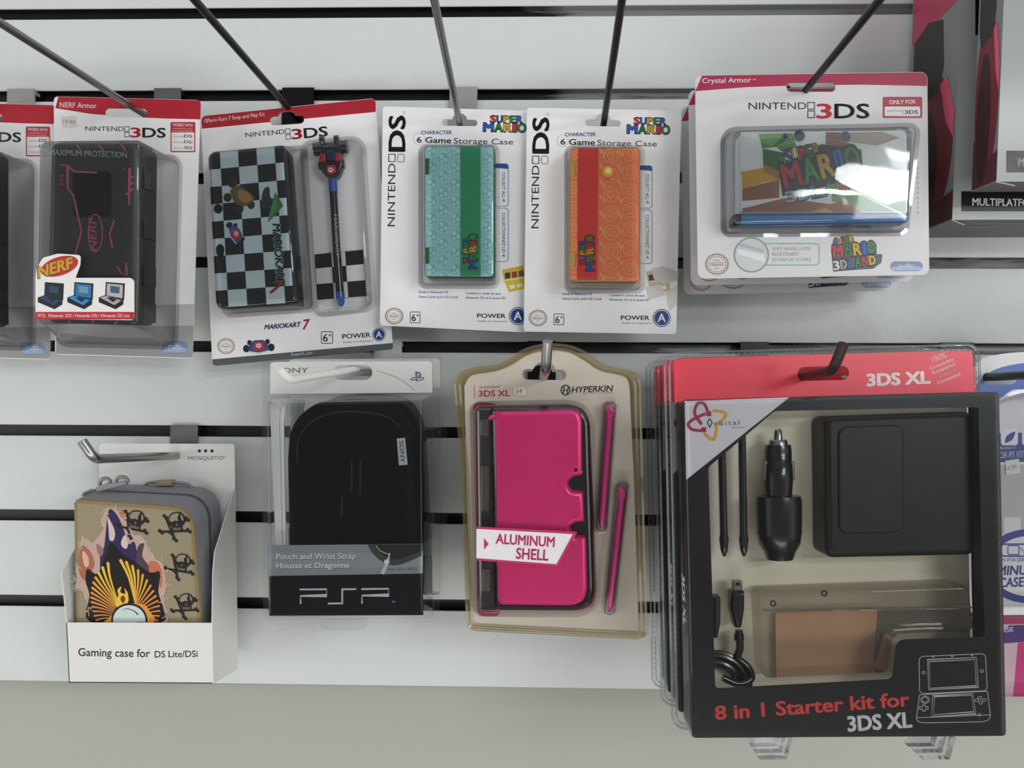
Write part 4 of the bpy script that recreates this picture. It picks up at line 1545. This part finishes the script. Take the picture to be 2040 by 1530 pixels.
    for x0, y0, x1, y1 in ((800, 410, 760, 940), (858, 800, 797, 1336)):
        mb = MB()
        a, b = F.l(x0, y0, .007), F.l(x1, y1, .007)
        tube(mb, [a, a.lerp(b, .93), a.lerp(b, .97), b], [.0027, .0026, .0018, .0010], pm, 12)
        st = mb.build('stylus', r)
        mb = MB()
        slab(mb, F, rq([(x0 - 16, y0 + 6), (x0 - 16, y0 - 56), (x0 - 4, y0 - 63), (x0 + 26, y0 - 30), (x0 + 26, y0 - 4), (x0 + 8, y0 + 2)], [4, 8, 6, 8, 5, 4], 3), .009, .004, .0105, .0012, pm)
        mb.build('stylus_clip', st)
    mb = MB()
    blister(mb, F, rq([(150, 352), (640, 342), (706, 400), (742, 1280), (690, 1344), (168, 1342)], [30, 60, 50, 60, 60, 30]), rq([(158, 358), (652, 350), (706, 404), (734, 1282), (690, 1340), (170, 1336)], [24, 60, 50, 60, 60, 24]), .0014, .033, .004, CLEAR)
    for x0, y0, x1, y1 in ((798, 350, 762, 945), (856, 735, 799, 1340)):
        q = [(x0 - 24, y0 - 14), (x0 + 36, y0 - 14), (x1 + 26, y1 + 12), (x1 - 26, y1 + 12)]
        blister(mb, F, rq(q, 22), rq(q, 22), .0014, .0135, .003, CLEAR, .001)
    mb.build('blister', r)
    mb = MB()
    mid_ = offset(outer, -16)
    A = [(p.x, p.y) for p in F.ls(outer, 0)]
    prism(mb, F, outer, 0, -.0004, 0, YELLOWED, [hole])
    L = F.ls(outer, .001)
    tube(mb, [(p.x, p.y, .0010) for p in L], .0011, YELLOWED, 6, False, True)
    L2 = F.ls(offset(outer, -22), .001)
    tube(mb, [(p.x, p.y, .0016) for p in L2], .0012, YELLOWED, 6, False, True)
    mb.build('plastic_rim', r)
    return r


sp = shell_pack()
dup(sp, Vector((-.001, .040, 0)), 'second pink shell pack, only its yellowed rim showing behind the first', 'pink shell packs')


# ------------------------------------------------------------------ starter kits (three on one hook)
def kit_pack():
    F = Frame((0, 0, 1.0), (1341, 713), (1936, 698), (1352, 1440), .135)
    r = root('starter_kit_pack', F, 'front red-topped black starter kit box with clear window and car charger', 'accessory pack', 'red-topped starter kits')
    hole = slot(1640, 744, 103, 28, -1.5)
    H = .040
    mb = MB()
    prism(mb, F, rq([(1342, 713), (1930, 698), (1938, 704), (1942, 792), (1344, 806)], [12, 12, 8, 0, 0]), .001, .0006, .0012, mat('df4554', .3, 0, 'red_card', .03, 0, 40, .3), [hole])
    k = Ink(mb, F, .0012, [hole])
    # header lettering
    k.text('3DS XL', (1727, 769), (1854, 763), 23, 'e6dada', .06)
    for i, (t, x0, y0, x1, y1, c) in enumerate((('100%', 1858, 722, 1886, 712, 11), ('Compatible', 1853, 737, 1900, 718, 6), ('Kompatibel', 1858, 746, 1904, 727, 6), ('Compativel', 1864, 756, 1910, 737, 6), ('Compatibel', 1868, 766, 1914, 747, 6))):
        k.text(t, (x0, y0), (x1, y1), c, 'e8d4d6', .015)
    mb.build('header_card', r)
    # printed front with window
    mb = MB()
    front = rq([(1363, 798), (1990, 781), (2004, 1466), (1379, 1470)], 8)
    win = rq([(1543, 819), (1949, 811), (1955, 1090), (1963, 1269), (1798, 1274), (1786, 1282), (1778, 1353), (1425, 1372), (1411, 931)], [6, 4, 4, 10, 8, 8, 10, 8, 6], 4)
    blk = mat('0d0d0f', .3, 0, 'black_card', .1, 0, 30, .15)
    prism(mb, F, front, H - .001, H - .0016, H - .0010, blk, [win])
    k = Ink(mb, F, H - .001, [win])
    k.poly([(1364, 799), (1572, 792), (1367, 956)], 'd5d2d8', 1)
    mg, yw = 'a52a58', 'd6a23a'
    for pts, c in ((sp2([(1412, 829), (1404, 806), (1390, 804), (1384, 824), (1398, 846)], 5), mg), (sp2([(1402, 858), (1380, 856), (1371, 846), (1380, 836), (1396, 828), (1406, 824)], 5), mg),
                   (sp2([(1420, 818), (1436, 820), (1446, 826), (1438, 838), (1426, 846)], 5), yw), (sp2([(1428, 846), (1424, 872), (1418, 875), (1410, 870), (1402, 862)], 5), yw), ([(1386, 830), (1396, 842)], mg)):
        k.line(pts, 6, c, 2)
    for x, y in ((1412, 824), (1402, 856)):
        k.poly(rect(x - 5, y - 5, x + 5, y + 5, 2), mg, 3)
    k.line([(1414, 834), (1419, 842), (1414, 851), (1409, 842)], 2, '2a2a2c', 4, True)
    k.text('rbital', (1424, 848), (1473, 846), 9, '2a2a2c', 0, space=1.3)
    k.text('Accessories', (1457, 853), (1482, 852), 2.6, '55555a')
    k.text('8 in 1 Starter kit for', (1425, 1434), (1813, 1406), 27, 'e04a46', .035)
    k.text('3DS XL', (1689, 1457), (1818, 1448), 29, 'd6d6d8', .05)
    g = 'b9babd'
    # line drawing of an open clamshell console
    k.line(rq([(1831, 1308), (1963, 1302), (1967, 1376), (1832, 1382)], 8, 3), 1.4, g, 2, True)
    k.line([(1848, 1314), (1945, 1310), (1949, 1369), (1850, 1374)], 1.4, g, 2, True)
    k.line([(1851, 1318), (1942, 1314), (1945, 1366), (1853, 1371)], 1.2, g, 2, True)
    k.line(rq([(1832, 1384), (1967, 1377), (1974, 1432), (1960, 1438), (1836, 1440), (1825, 1436)], [2, 2, 8, 6, 6, 6], 3), 1.4, g, 2, True)
    k.line([(1858, 1386), (1938, 1382), (1944, 1422), (1856, 1428)], 1.4, g, 2, True)
    k.line([(1862, 1388), (1936, 1385), (1940, 1418), (1860, 1424)], 1.2, g, 2, True)
    k.line([(1826, 1430), (1974, 1424)], 1.2, g, 2)
    for x, y, q in ((1859, 1308, 1.5), (1897, 1307, 2.2), (1937, 1306, 1.5), (1840, 1340, 3.2), (1956, 1337, 3.2), (1843, 1394, 9), (1843, 1394, 6), (1952, 1390, 3.6), (1961, 1394, 3.6), (1946, 1395, 3.6), (1954, 1400, 3.6), (1951, 1424, 3)):
        k.ring(x, y, q, q * .8, 1.2, g, 2, 16)
    k.line([(1838, 1404), (1843, 1404), (1843, 1408), (1849, 1408), (1849, 1413), (1843, 1413), (1843, 1417), (1838, 1417), (1838, 1413), (1832, 1413), (1832, 1408), (1838, 1408)], 1.2, g, 2, True)
    mb.build('window_card', r)
    # printed side of the box
    mb = MB()
    A = [F.l(x, y, H - .002) for x, y in ((1364, 801), (1380, 1466))]
    xb = F.l(1352, 800, 0).x
    sm = mat('1b1a1c', .3, 0, 'black_side', .1, 0, 30, .3)
    x0, x1 = A[0].x, A[1].x
    for dx in (0.0, .0006):
        vs = [(x0 + .0005 + dx, A[0].y, H - .002), (x1 + .0005 + dx, A[1].y, H - .002), (x1 + .0005 + dx, A[1].y, .004), (x0 + .0005 + dx, A[0].y, .004)]
        mb.add(vs, [(0, 1, 2, 3)], sm)
    v, f = norm_text('3DS XL', .05, 0)
    q = []
    for tx, ty, tz in v:
        yy = F.l(1372, 1150, .03).y + (F.l(1374, 1254, .03).y - F.l(1372, 1150, .03).y) * tx
        q.append((x0 + (x1 - x0) * .6 - .0006 - tz, yy, .017 + .010 * ty))
    mb.add(q, f, mat('c8c8cc', .4))
    mb.build('printed_side', r)
    mb = MB()
    B2 = [F.l(x, y, H - .002) for x, y in ((1989, 785), (2003, 1464))]
    for dx in (0.0, .0006):
        vs = [(B2[0].x - .0012 + dx, B2[0].y, H - .002), (B2[1].x - .0012 + dx, B2[1].y, H - .002), (B2[1].x - .0012 + dx, B2[1].y, .004), (B2[0].x - .0012 + dx, B2[0].y, .004)]
        mb.add(vs, [(0, 1, 2, 3)], sm)
    mb.build('printed_side', r)
    # cream backing inside
    mb = MB()
    prism(mb, F, rq([(1378, 815), (1985, 800), (1995, 1450), (1392, 1452)], 6), H, .004, .005, mat('efe8cf', .5, 0, 'cream_insert', .04, 0, 25))
    k = Ink(mb, F, .005)
    mb.build('cream_insert', r)
    # contents
    blp = mat('101012', .25, 0, 'charger_black', .1, .05, 300, .5)
    for x0, x1 in ((1437, 1443), (1478, 1482)):
        mb = MB()
        a, b = F.l(x0, 860, .018), F.l(x1, 1108, .018)
        tube(mb, [a, a.lerp(b, .82), a.lerp(b, .86), a.lerp(b, .95), b], [.0027, .0027, .0034, .0026, .0009], blp, 12)
        mb.build('stylus', r)
    mb = MB()
    hc = .020

    def lathe(pts, m, n=24):
        rings = []
        for x, y, rad in pts:
            c = F.l(x, y, hc)
            rings.append([(c.x + rad * math.cos(2 * math.pi * i / n), c.y, c.z + rad * .85 * math.sin(2 * math.pi * i / n)) for i in range(n)])
        loft(mb, rings, m, True, True)
    lathe([(1550, 886, .0085), (1550, 900, .0092), (1550, 922, .0092), (1550, 924, .0098), (1550, 955, .0102), (1550, 985, .0094), (1550, 988, .0150), (1551, 1000, .0156), (1552, 1060, .0152), (1553, 1085, .0138), (1554, 1098, .0110), (1554, 1114, .0090)], blp)
    ch = mb.build('car_charger', r)
    mb = MB()
    lathe([(1550, 854, .0012), (1550, 858, .0026), (1550, 876, .0030)], CHROME)
    lathe([(1550, 876, .0055), (1550, 878, .0062), (1550, 887, .0064)], CHROME)
    mb.build('contact_tip', ch)
    mb = MB()
    for x, s in ((1524, -1), (1577, 1)):
        c = F.l(1550, 935, hc)
        vs = []
        slab(mb, F, rect(x - 4, 918, x + 4, 956, 3, 3), hc, hc - .003, hc + .003, .0008, STEEL)
    mb.build('spring_clip', ch)
    mb = MB()
    cas = mat('0e0f10', .4, 0, 'dark_case_fabric', .2, .05, 300)
    slab(mb, F, rq([(1642, 830), (1940, 820), (1944, 1106), (1646, 1112)], 16), .030, .006, .031, .004, cas)
    slab(mb, F, rq([(1670, 850), (1800, 846), (1800, 1060), (1672, 1064)], 20), .032, .030, .0325, .001, mat('15181a', .4, 0, 'dark_case_panel', .15, .05, 200))
    mb.build('carry_case', r)
    mb = MB()
    sc_ = plastic('tinted_shell', tint=(.88, .86, .83), haze=.08, hazecol=(.36, .33, .30), wave=.12)
    slab(mb, F, rq([(1512, 1180), (1930, 1166), (1940, 1258), (1780, 1264), (1768, 1340), (1520, 1352)], 14), .030, .010, .031, .002, sc_)
    tube(mb, [F.l(1518, 1216, .0315), F.l(1935, 1210, .0315)], .0008, sc_, 6)
    for x, y in ((1540, 1202), (1642, 1182)):
        tube(mb, [F.l(x + 5 * math.cos(a), y + 5 * math.sin(a), .0316) for a in [i * .6283 for i in range(10)]], .0006, mat('3a3a3a', .2), 6, False, True)
    shl = mb.build('clear_shell', r)
    mb = MB()
    prism(mb, F, rq([(1546, 1222), (1750, 1216), (1740, 1336), (1548, 1344)], 4), .012, .0095, .0105, mat('dcae86', .6, 0, 'kraft_card', .08, .1, 80))
    prism(mb, F, rq([(1726, 1220), (1936, 1212), (1936, 1252), (1776, 1260), (1764, 1336), (1722, 1340)], 4), .010, .0075, .0085, mat('8f8880', .6, 0, 'grey_card', .08))
    mb.build('kraft_insert', r)
    mb = MB()
    tube(mb, spline([F.l(1472, 1255, .018), F.l(1474, 1290, .018), F.l(1470, 1310, .018), F.l(1490, 1330, .019), F.l(1496, 1352, .020), F.l(1470, 1362, .022), F.l(1440, 1350, .022)]), .0026, blp, 10)
    for i in range(5):
        rr = 42 + i * 7
        tube(mb, spline([F.l(1424 + rr * math.cos(R(t)), 1366 + rr * .95 * math.sin(R(t)), .010 + (i % 2) * .004 + i * .0015) for t in (-92, -70, -48, -26, -8, 3)], 5), .0019, blp, 8)
    for k0 in range(3):
        a = F.l(1472, 1262 + k0 * 5, .018)
        tube(mb, [a, a + Vector((0, -.0012, 0))], .0034, blp, 10)
    cab = mb.build('usb_cable', r)
    mb = MB()
    slab(mb, F, rq([(1458, 1178), (1484, 1176), (1484, 1212), (1478, 1252), (1464, 1252), (1456, 1212)], 5, 3), .022, .013, .023, .003, blp)
    mb.build('cable_plug', cab)
    mb = MB()
    slab(mb, F, rect(1461, 1157, 1479, 1178, 2, 2), .020, .015, .0205, .0008, CHROME)
    slab(mb, F, rect(1466, 1160, 1475, 1167, 1, 2), .021, .020, .0207, .0003, blp)
    mb.build('metal_connector', cab)
    mb = MB()
    slab(mb, F, rq([(1421, 1190), (1436, 1188), (1436, 1240), (1430, 1272), (1421, 1272)], 4, 3), .022, .013, .023, .002, mat('2a2a2b', .3, 0, 'plug_grey'))
    mb.build('second_plug', r)
    # clear outer shell: ribbed flange, deep body, bottom feet
    mb = MB()
    rim = rq([(1324, 704), (1950, 686), (1966, 1440), (1340, 1452)], 26)
    prism(mb, F, rim, 0, -.0004, .0002, CLEAR, [hole])
    L = F.ls(rim, .0006)
    tube(mb, [(p.x, p.y, .0008) for p in L], .0009, CLEAR_EDGE, 6, False, True)
    L = F.ls(offset(rim, -9), .0006)
    tube(mb, [(p.x, p.y, .0010) for p in L], .0008, CLEAR_EDGE, 6, False, True)
    P0 = [(p.x, p.y) for p in F.ls(rim, 0)]
    # little pressed ribs round the rim
    per = []
    for i in range(len(P0)):
        a, b = Vector(P0[i - 1]), Vector(P0[i])
        n = int((b - a).length / .0042)
        for j in range(n):
            p = a.lerp(b, (j + .5) / n)
            d = (b - a).normalized()
            nn = Vector((d.y, -d.x))
            per.append((p, d, nn))
    cxy = Vector((sum(p[0] for p in P0) / len(P0), sum(p[1] for p in P0) / len(P0)))
    for p, d, nn in per:
        if nn.dot(cxy - p) < 0:
            nn = -nn
        q0, q1 = p + nn * .0006, p + nn * .0032
        w = d * .0004
        vs = [(*(q0 - w), .0004), (*(q0 + w), .0004), (*(q1 + w), .0004), (*(q1 - w), .0004), (*q0, .0014), (*q1, .0014)]
        mb.add(vs, [(0, 3, 5, 4), (1, 4, 5, 2)], CLEAR_EDGE)
    blister(mb, F, rq([(1346, 800), (1950, 786), (1962, 1430), (1360, 1440)], 12), rq([(1361, 796), (1993, 779), (2007, 1469), (1377, 1473)], 10), .0006, H, .003, CLEAR, .002)
    for x in (1528, 1846):
        a, b = F.l(x - 38, 1430, .02), F.l(x + 38, 1428, .02)
        y1 = F.l(x, 1496, .018).y
        y0 = F.l(x, 1468, .03).y
        for hz in (.008, .018, .028):
            ring0 = [(a.x, y0, hz - .004), (b.x, y0, hz - .004), (b.x, y0, hz + .004), (a.x, y0, hz + .004)]
            ring1 = [(a.x + .004, y1, hz - .003), (b.x - .004, y1, hz - .003), (b.x - .004, y1, hz + .003), (a.x + .004, y1, hz + .003)]
            loft(mb, [ring0, ring1], CLEAR, False, True)
    mb.build('clear_shell', r)
    return r


kit = kit_pack()
dup(kit, Vector((-.001, .0425, .0005)), 'middle starter kit, only its ribbed clear edge showing behind the front box', 'red-topped starter kits')
dup(kit, Vector((-.001, .085, -.001)), 'rearmost starter kit of the three, its clear edge nearest the slatted wall', 'red-topped starter kits')


# ------------------------------------------------------------------ packs cut by the frame edge
def thin_case_pack():
    F = Frame((0, 0, 1), (1940, 735), (2250, 735), (1945, 1215), .060)
    r = root('thin_case_pack', F, 'white and blue clear pack with price sticker, half hidden behind the starter kit box', 'accessory pack')
    hole = slot(1990, 754, 66, 24, 0)
    outer = rq([(1918, 800), (1925, 716), (1985, 694), (2105, 690), (2225, 710), (2290, 800), (2290, 1228), (1925, 1232)], [20, 40, 60, 60, 60, 40, 20, 20])
    mb = MB()
    prism(mb, F, rq([(1925, 800), (1934, 724), (1988, 702), (2105, 700), (2220, 718), (2280, 800), (2280, 1222), (1932, 1226)], [20, 40, 60, 60, 60, 40, 16, 16]), .001, .0004, .001, mat('d4d3d6', **CARD), [hole])
    k = Ink(mb, F, .001, [hole])
    bl = '3f4a8c'
    k.poly(sp2([(1940, 790), (1960, 750), (2010, 728), (2105, 720), (2200, 735), (2270, 800), (2230, 800), (2180, 788), (2105, 800), (2060, 784), (2020, 776), (1980, 800)], 5, True), '4d63ac')
    k.poly([(1930, 864), (2282, 858), (2282, 916), (1932, 922)], bl, 1)
    for x in (1994, 2036):
        k.poly(rect(x, 853, x + 34, 887, 6), 'dcdce0', 2)
    k.poly(sp2([(2002, 882), (2006, 868), (2022, 860), (2018, 874), (2010, 880)], 4, True), bl, 3)
    k.poly(sp2([(2046, 882), (2050, 868), (2066, 860), (2062, 874), (2054, 880)], 4, True), bl, 3)
    k.text('FEATHERLIGHT', (1960, 896), (2024, 894), 4.5, 'c4c8dc', 0)
    k.text('FOR PS VITA', (1985, 913), (2048, 910), 12, 'dcdce4', .03, .25)
    k.poly([(1932, 926), (2282, 922), (2282, 1060), (1936, 1064)], 'b2b2b0', 1)
    k.poly(rect(2000, 1030, 2034, 1062, 4), 'd4d4d4', 2)
    k.poly(ell(2050, 1128, 92, 74, 40), bl, 2)
    k.poly(ell(2050, 1128, 76, 60, 40), 'd8d8dc', 3)
    k.poly([(1960, 1070), (1990, 1060), (1996, 1090), (1970, 1110)], bl, 2)
    k.line(rect(1992, 1084, 2084, 1108, 10), 3, bl, 4, True)
    k.line(rect(2008, 1087, 2030, 1105, 2), 2, bl, 4, True)
    for i in range(3):
        k.poly(ell(2034 + i * 3, 1092 + i * 4, 1.6, 1.6, 8), bl, 5)
    k.text('FITS PS VITA 2000', (1978, 1120), (2042, 1118), 7, '44486a', .01, lay=4)
    k.text('ALUMINUM', (1940, 1147), (2066, 1144), 18, bl, .04, .15, lay=4)
    k.text('CASE', (1990, 1170), (2041, 1168), 18, bl, .04, .15, lay=4)
    mb.build('backing_card', r)
    mb = MB()
    prism(mb, F, [(2002, 918), (2030, 914), (2033, 942), (2004, 946)], .0015, .0012, .0016, mat('d4d2c8', .5, 0, 'sticker'))
    Ink(mb, F, .0016).text('14.99', (2004, 938), (2026, 935), 10, '9a988e', 0, .1)
    mb.build('price_sticker', r)
    mb = MB()
    prism(mb, F, outer, 0, -.0004, .0001, CLEAR, [hole])
    blister(mb, F, rq([(1960, 815), (2030, 780), (2180, 780), (2262, 820), (2262, 1200), (1960, 1204)], 30), rq([(1968, 818), (2036, 786), (2186, 786), (2262, 822), (2262, 1206), (1966, 1210)], 28), .0018, .016, .003, CLEAR)
    mb.build('blister', r)


thin_case_pack()


def pink_pack():
    F = Frame((0, 0, 1), (1960, 1225), (2250, 1222), (1965, 1395), .036)
    r = root('pink_case_pack', F, 'pale pink pack hanging below the white and blue one, edge of the photo', 'accessory pack')
    mb = MB()
    prism(mb, F, rq([(1960, 1205), (2260, 1200), (2262, 1390), (1968, 1394)], 12), .001, 0, T, mat('d6b9c4', **CARD))
    k = Ink(mb, F, T)
    k.poly([(1990, 1212), (2256, 1208), (2256, 1240), (1992, 1244)], 'b23a68', 1)
    k.poly([(1996, 1262), (2010, 1246), (2256, 1238), (2256, 1262), (1998, 1282)], '4d3a78', 2)
    k.text('CASE', (1982, 1262), (2020, 1258), 9, 'd8d4e0', .03, lay=3)
    k.poly([(2028, 1280), (2256, 1270), (2256, 1388), (2018, 1388)], 'cf3f80', 1)
    mb.build('backing_card', r)
    mb = MB()
    blister(mb, F, rq([(1985, 1216), (2250, 1210), (2250, 1384), (1990, 1386)], 14), rq([(1990, 1214), (2256, 1208), (2258, 1388), (1996, 1390)], 14), T + .0002, .016, .003, CLEAR)
    mb.build('blister', r)


pink_pack()


# ------------------------------------------------------------------ headset boxes
def headset_box():
    F = Frame((0, 0, 1), (1914, 20), (2300, 20), (1897, 438), .087, .080)
    r = root('headset_box', F, 'grey headset box with multiplatform strip, hanging close to the wall behind another', 'box', 'grey and pink headset boxes')
    depth = .080
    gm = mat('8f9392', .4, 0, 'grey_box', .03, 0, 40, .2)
    fr = [(1928, -330), (2360, -330), (2320, 436), (1897, 438)]
    L = F.ls(fr, 0)
    mb = MB()
    A = [(p.x, p.y, 0) for p in L]
    B = [(p.x, p.y, -depth) for p in L]
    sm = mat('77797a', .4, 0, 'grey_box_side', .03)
    dk = mat('54322f', .4, 0, 'box_wine', .1)
    mb.add(A + B, [(0, 3, 2, 1)], gm)
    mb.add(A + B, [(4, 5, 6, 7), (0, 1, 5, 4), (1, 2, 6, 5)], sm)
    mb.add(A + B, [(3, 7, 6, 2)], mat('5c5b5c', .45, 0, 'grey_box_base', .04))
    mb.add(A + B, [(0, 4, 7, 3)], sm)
    # the base flap's pale cut edge
    tube(mb, [Vector(A[3]) + Vector((.0, .0, 0)), Vector(A[3]) + Vector((.016, -.0015, -.012))], .0006, mat('b8a898', .7, 0, 'cut_edge'), 6)
    k = Ink(mb, F, 0)
    k.poly(rect(1943, -60, 1999, 70), '0c0c0d', 1)
    k.text('X', (1964, 4), (1982, 4), 12, 'd0d0d0', .03, lay=2)
    k.text('S', (1964, 4 - 18), (1982, 4 - 18), 12, 'd0d0d0', .03, lay=2)
    k.poly(rect(1915, 381, 2240, 421), '101012', 1)
    k.text('MULTIPLATFORM', (1937, 409), (2075, 411), 14, 'd6d6d6', .03, lay=2)
    k.poly(sp2([(2060, -100), (2020, 40), (1985, 190), (1975, 300), (1990, 360), (2100, 370), (2180, 200), (2180, -60)], 5, True), '6a2a34', 1)
    k.poly(sp2([(1995, 60), (2030, 20), (2060, 120), (2010, 140)], 5, True), 'b2405c', 2)
    # artwork on the left side: headband and pink ear cushion
    xs = min(L[0].x, L[3].x)
    a, b = L[0], L[3]

    def S(hf, y):
        """point on the left side face: hf metres behind the front, y in metres down from the bottom corner"""
        t = (y - b.y) / (a.y - b.y)
        return (b.x + (a.x - b.x) * t - .00012, y, -hf)

    def side(pts, c, lift=0):
        vs = [Vector(S(h, b.y + y)) + Vector((-.00006 * lift, 0, 0)) for h, y in pts]
        mb.add(vs, [tuple(range(len(vs)))], mat(c, .4))
    side([(.004, .176), (.0780, .170), (.0780, .4), (.004, .4)], 'a63a56', 1)
    side([(.030, .112), (.066, .108), (.074, .122), (.074, .170), (.050, .178), (.026, .170), (.022, .130)], '2b2728', 2)
    e = [(.042 + .038 * math.cos(t), .066 + .064 * math.sin(t)) for t in [i * .2618 for i in range(24)]]
    side([(max(.0004, min(.0790, h)), max(.002, y)) for h, y in e], '6a2430', 1)
    e = [(.050 + .022 * math.cos(t), .052 + .05 * math.sin(t)) for t in [i * .2618 for i in range(24)]]
    side([(h, max(.004, y)) for h, y in e], '33191c', 3)
    side([(.003, .088), (.016, .120), (.026, .116), (.016, .084), (.003, .066)], 'cf5070', 4)
    side([(.0004, .001), (.0790, .001), (.0790, .04), (.045, .016), (.0004, .024)], '4a2428', 2)
    mb.build('carton', r)
    mb = MB()
    prism(mb, F, rect(2100, -420, 2240, -332), 0, -.0006, 0, gm, [slot(2170, -380, 70, 20)])
    mb.build('hang_tab', r)
    mb = MB()
    v = []
    t0 = L[3]
    for i, (w, t) in enumerate((('MULTIPLATFORM GAMING', .034), ('HEADSET', .016))):
        gv, gf = norm_text(w, .02, 0)
        vs = [(t0.x + .022 + x * (.06 if i == 0 else .03), t0.y - .00012 - z, -.010 - i * .014 - (1 - y) * .004) for x, y, z in gv]
        mb.add(vs, gf, mat('8d8d8e', .4))
    mb.build('base_print', r)
    return F, r


FH, hb_ = headset_box()
want = W(1985, 362, .128)
have = FH.o + FH.u * FH.l(1897, 438, 0).x + FH.v * FH.l(1897, 438, 0).y
hb2 = dup(hb_, want - have, 'nearer grey headset box overlapping the front of the other, cut by the photo edge', 'grey and pink headset boxes')
hb2.matrix_world = hb2.matrix_world @ Matrix.Diagonal((1, 1, .40, 1))     # a slimmer carton


# ------------------------------------------------------------------ slatwall hooks
def hook(label, a, da, b, db, end, rad, m, tip=None, plate=None, pm=None, elbow=None):
    """a: pixel and distance where the rod passes the card; b: second point on the rod; end: distance where it stops"""
    A, B = W(*a, da), W(*b, db)
    dr = (B - A) / (db - da)
    p0 = A + dr * (0.004 - da)
    p1 = A + dr * (end - da)
    gz = GROOVE0 + PITCH * round((p0.z + .006 - GROOVE0) / PITCH)
    o = bpy.data.objects.new('display_hook', None)
    COL.objects.link(o)
    o.location = Vector((p0.x, 0, gz))
    o['label'], o['category'], o['group'] = label, 'hook', 'slatwall display hooks'
    org = Vector(o.location)
    mb = MB()
    pts = [p0, p0.lerp(p1, .3), p0.lerp(p1, .7)]
    if tip:
        t = W(*tip[:2], tip[2])
        e = (p1 - p0).normalized()
        u = (t - p1).normalized()
        bend = .006
        pts += [p1 - e * bend]
        for k in range(1, 6):
            s = k / 6
            pts.append((p1 - e * bend) * (1 - s) ** 2 + p1 * 2 * s * (1 - s) + (p1 + u * bend) * s * s)
        pts += [p1 + u * bend, t]
    else:
        pts.append(p1)
    tube(mb, [p - org for p in pts], rad, m, 12)
    mb.build('rod', o)
    mb = MB()
    pm = pm or m
    w = .0145 if m is BLACKMETAL else .0125
    box(mb, p0.x - org.x - w, p0.x - org.x + w, -.0035, -.0008, -.036, .0055, pm)
    box(mb, p0.x - org.x - w, p0.x - org.x + w, -.0008, .006, .001, .0040, pm)
    box(mb, p0.x - org.x - w * .95, p0.x - org.x + w * .95, -.006, -.0035, -.036, -.033, pm)
    z = p0.z - org.z
    if z < -.034:
        box(mb, p0.x - org.x - .004, p0.x - org.x + .004, -.0045, -.0008, z - .004, -.034, pm)
    mb.build('bracket', o)
    return o


hook('grey rod hook through the fully visible black armored case pack', (262, 212), .060, (0, 45), .21, .25, .0028, STEEL)
hook('black rod hook through the tilted checkered case pack', (574, 214), .030, (388, 0), .215, .25, .0028, BLACKMETAL)
hook('grey rod hook through the teal game card case pack', (915, 242), .040, (865, 0), .214, .25, .0028, STEEL, pm=mat('9a9a98', .45, 0, 'grey_bracket'))
hook('black rod hook through the orange game card case pack', (1204, 238), .047, (1239, 0), .200, .25, .0028, BLACKMETAL)
hook('black rod hook through the maroon-topped clear case packs', (1605, 180), .085, (1752, 0), .218, .25, .0028, BLACKMETAL)
hook('grey rod hook for the black armored case pack at the photo edge', (-32, 222), .050, (-320, 70), .19, .22, .0031, STEEL, pm=mat('9a9a98', .45, 0, 'grey_bracket'))
hook('chrome hook with upturned tip holding the open white box', (352, 908), .018, (195, 914), .150, .155, .0034, CHROME, (163, 878, .160))
hook('white hook with upturned tip holding the clear pouch packs', (705, 736), .085, (580, 757), .195, .198, .0027, WHITEMETAL, (555, 734, .206))
hook('short chrome hook with upturned tip holding the pink shell packs', (1083, 750), .110, (1087, 736), .190, .195, .0034, CHROME, (1091, 680, .204), pm=BLACKMETAL)
hook('dark hook with upturned tip holding the red-topped starter kits', (1600, 750), .135, (1655, 738), .190, .194, .0034, mat('3a2a2b', .35, .4, 'dark_metal'), (1681, 685, .204), pm=BLACKMETAL)
hook('black hook holding the white and blue clear pack', (1968, 751), .060, (2050, 747), .125, .16, .0034, BLACKMETAL)
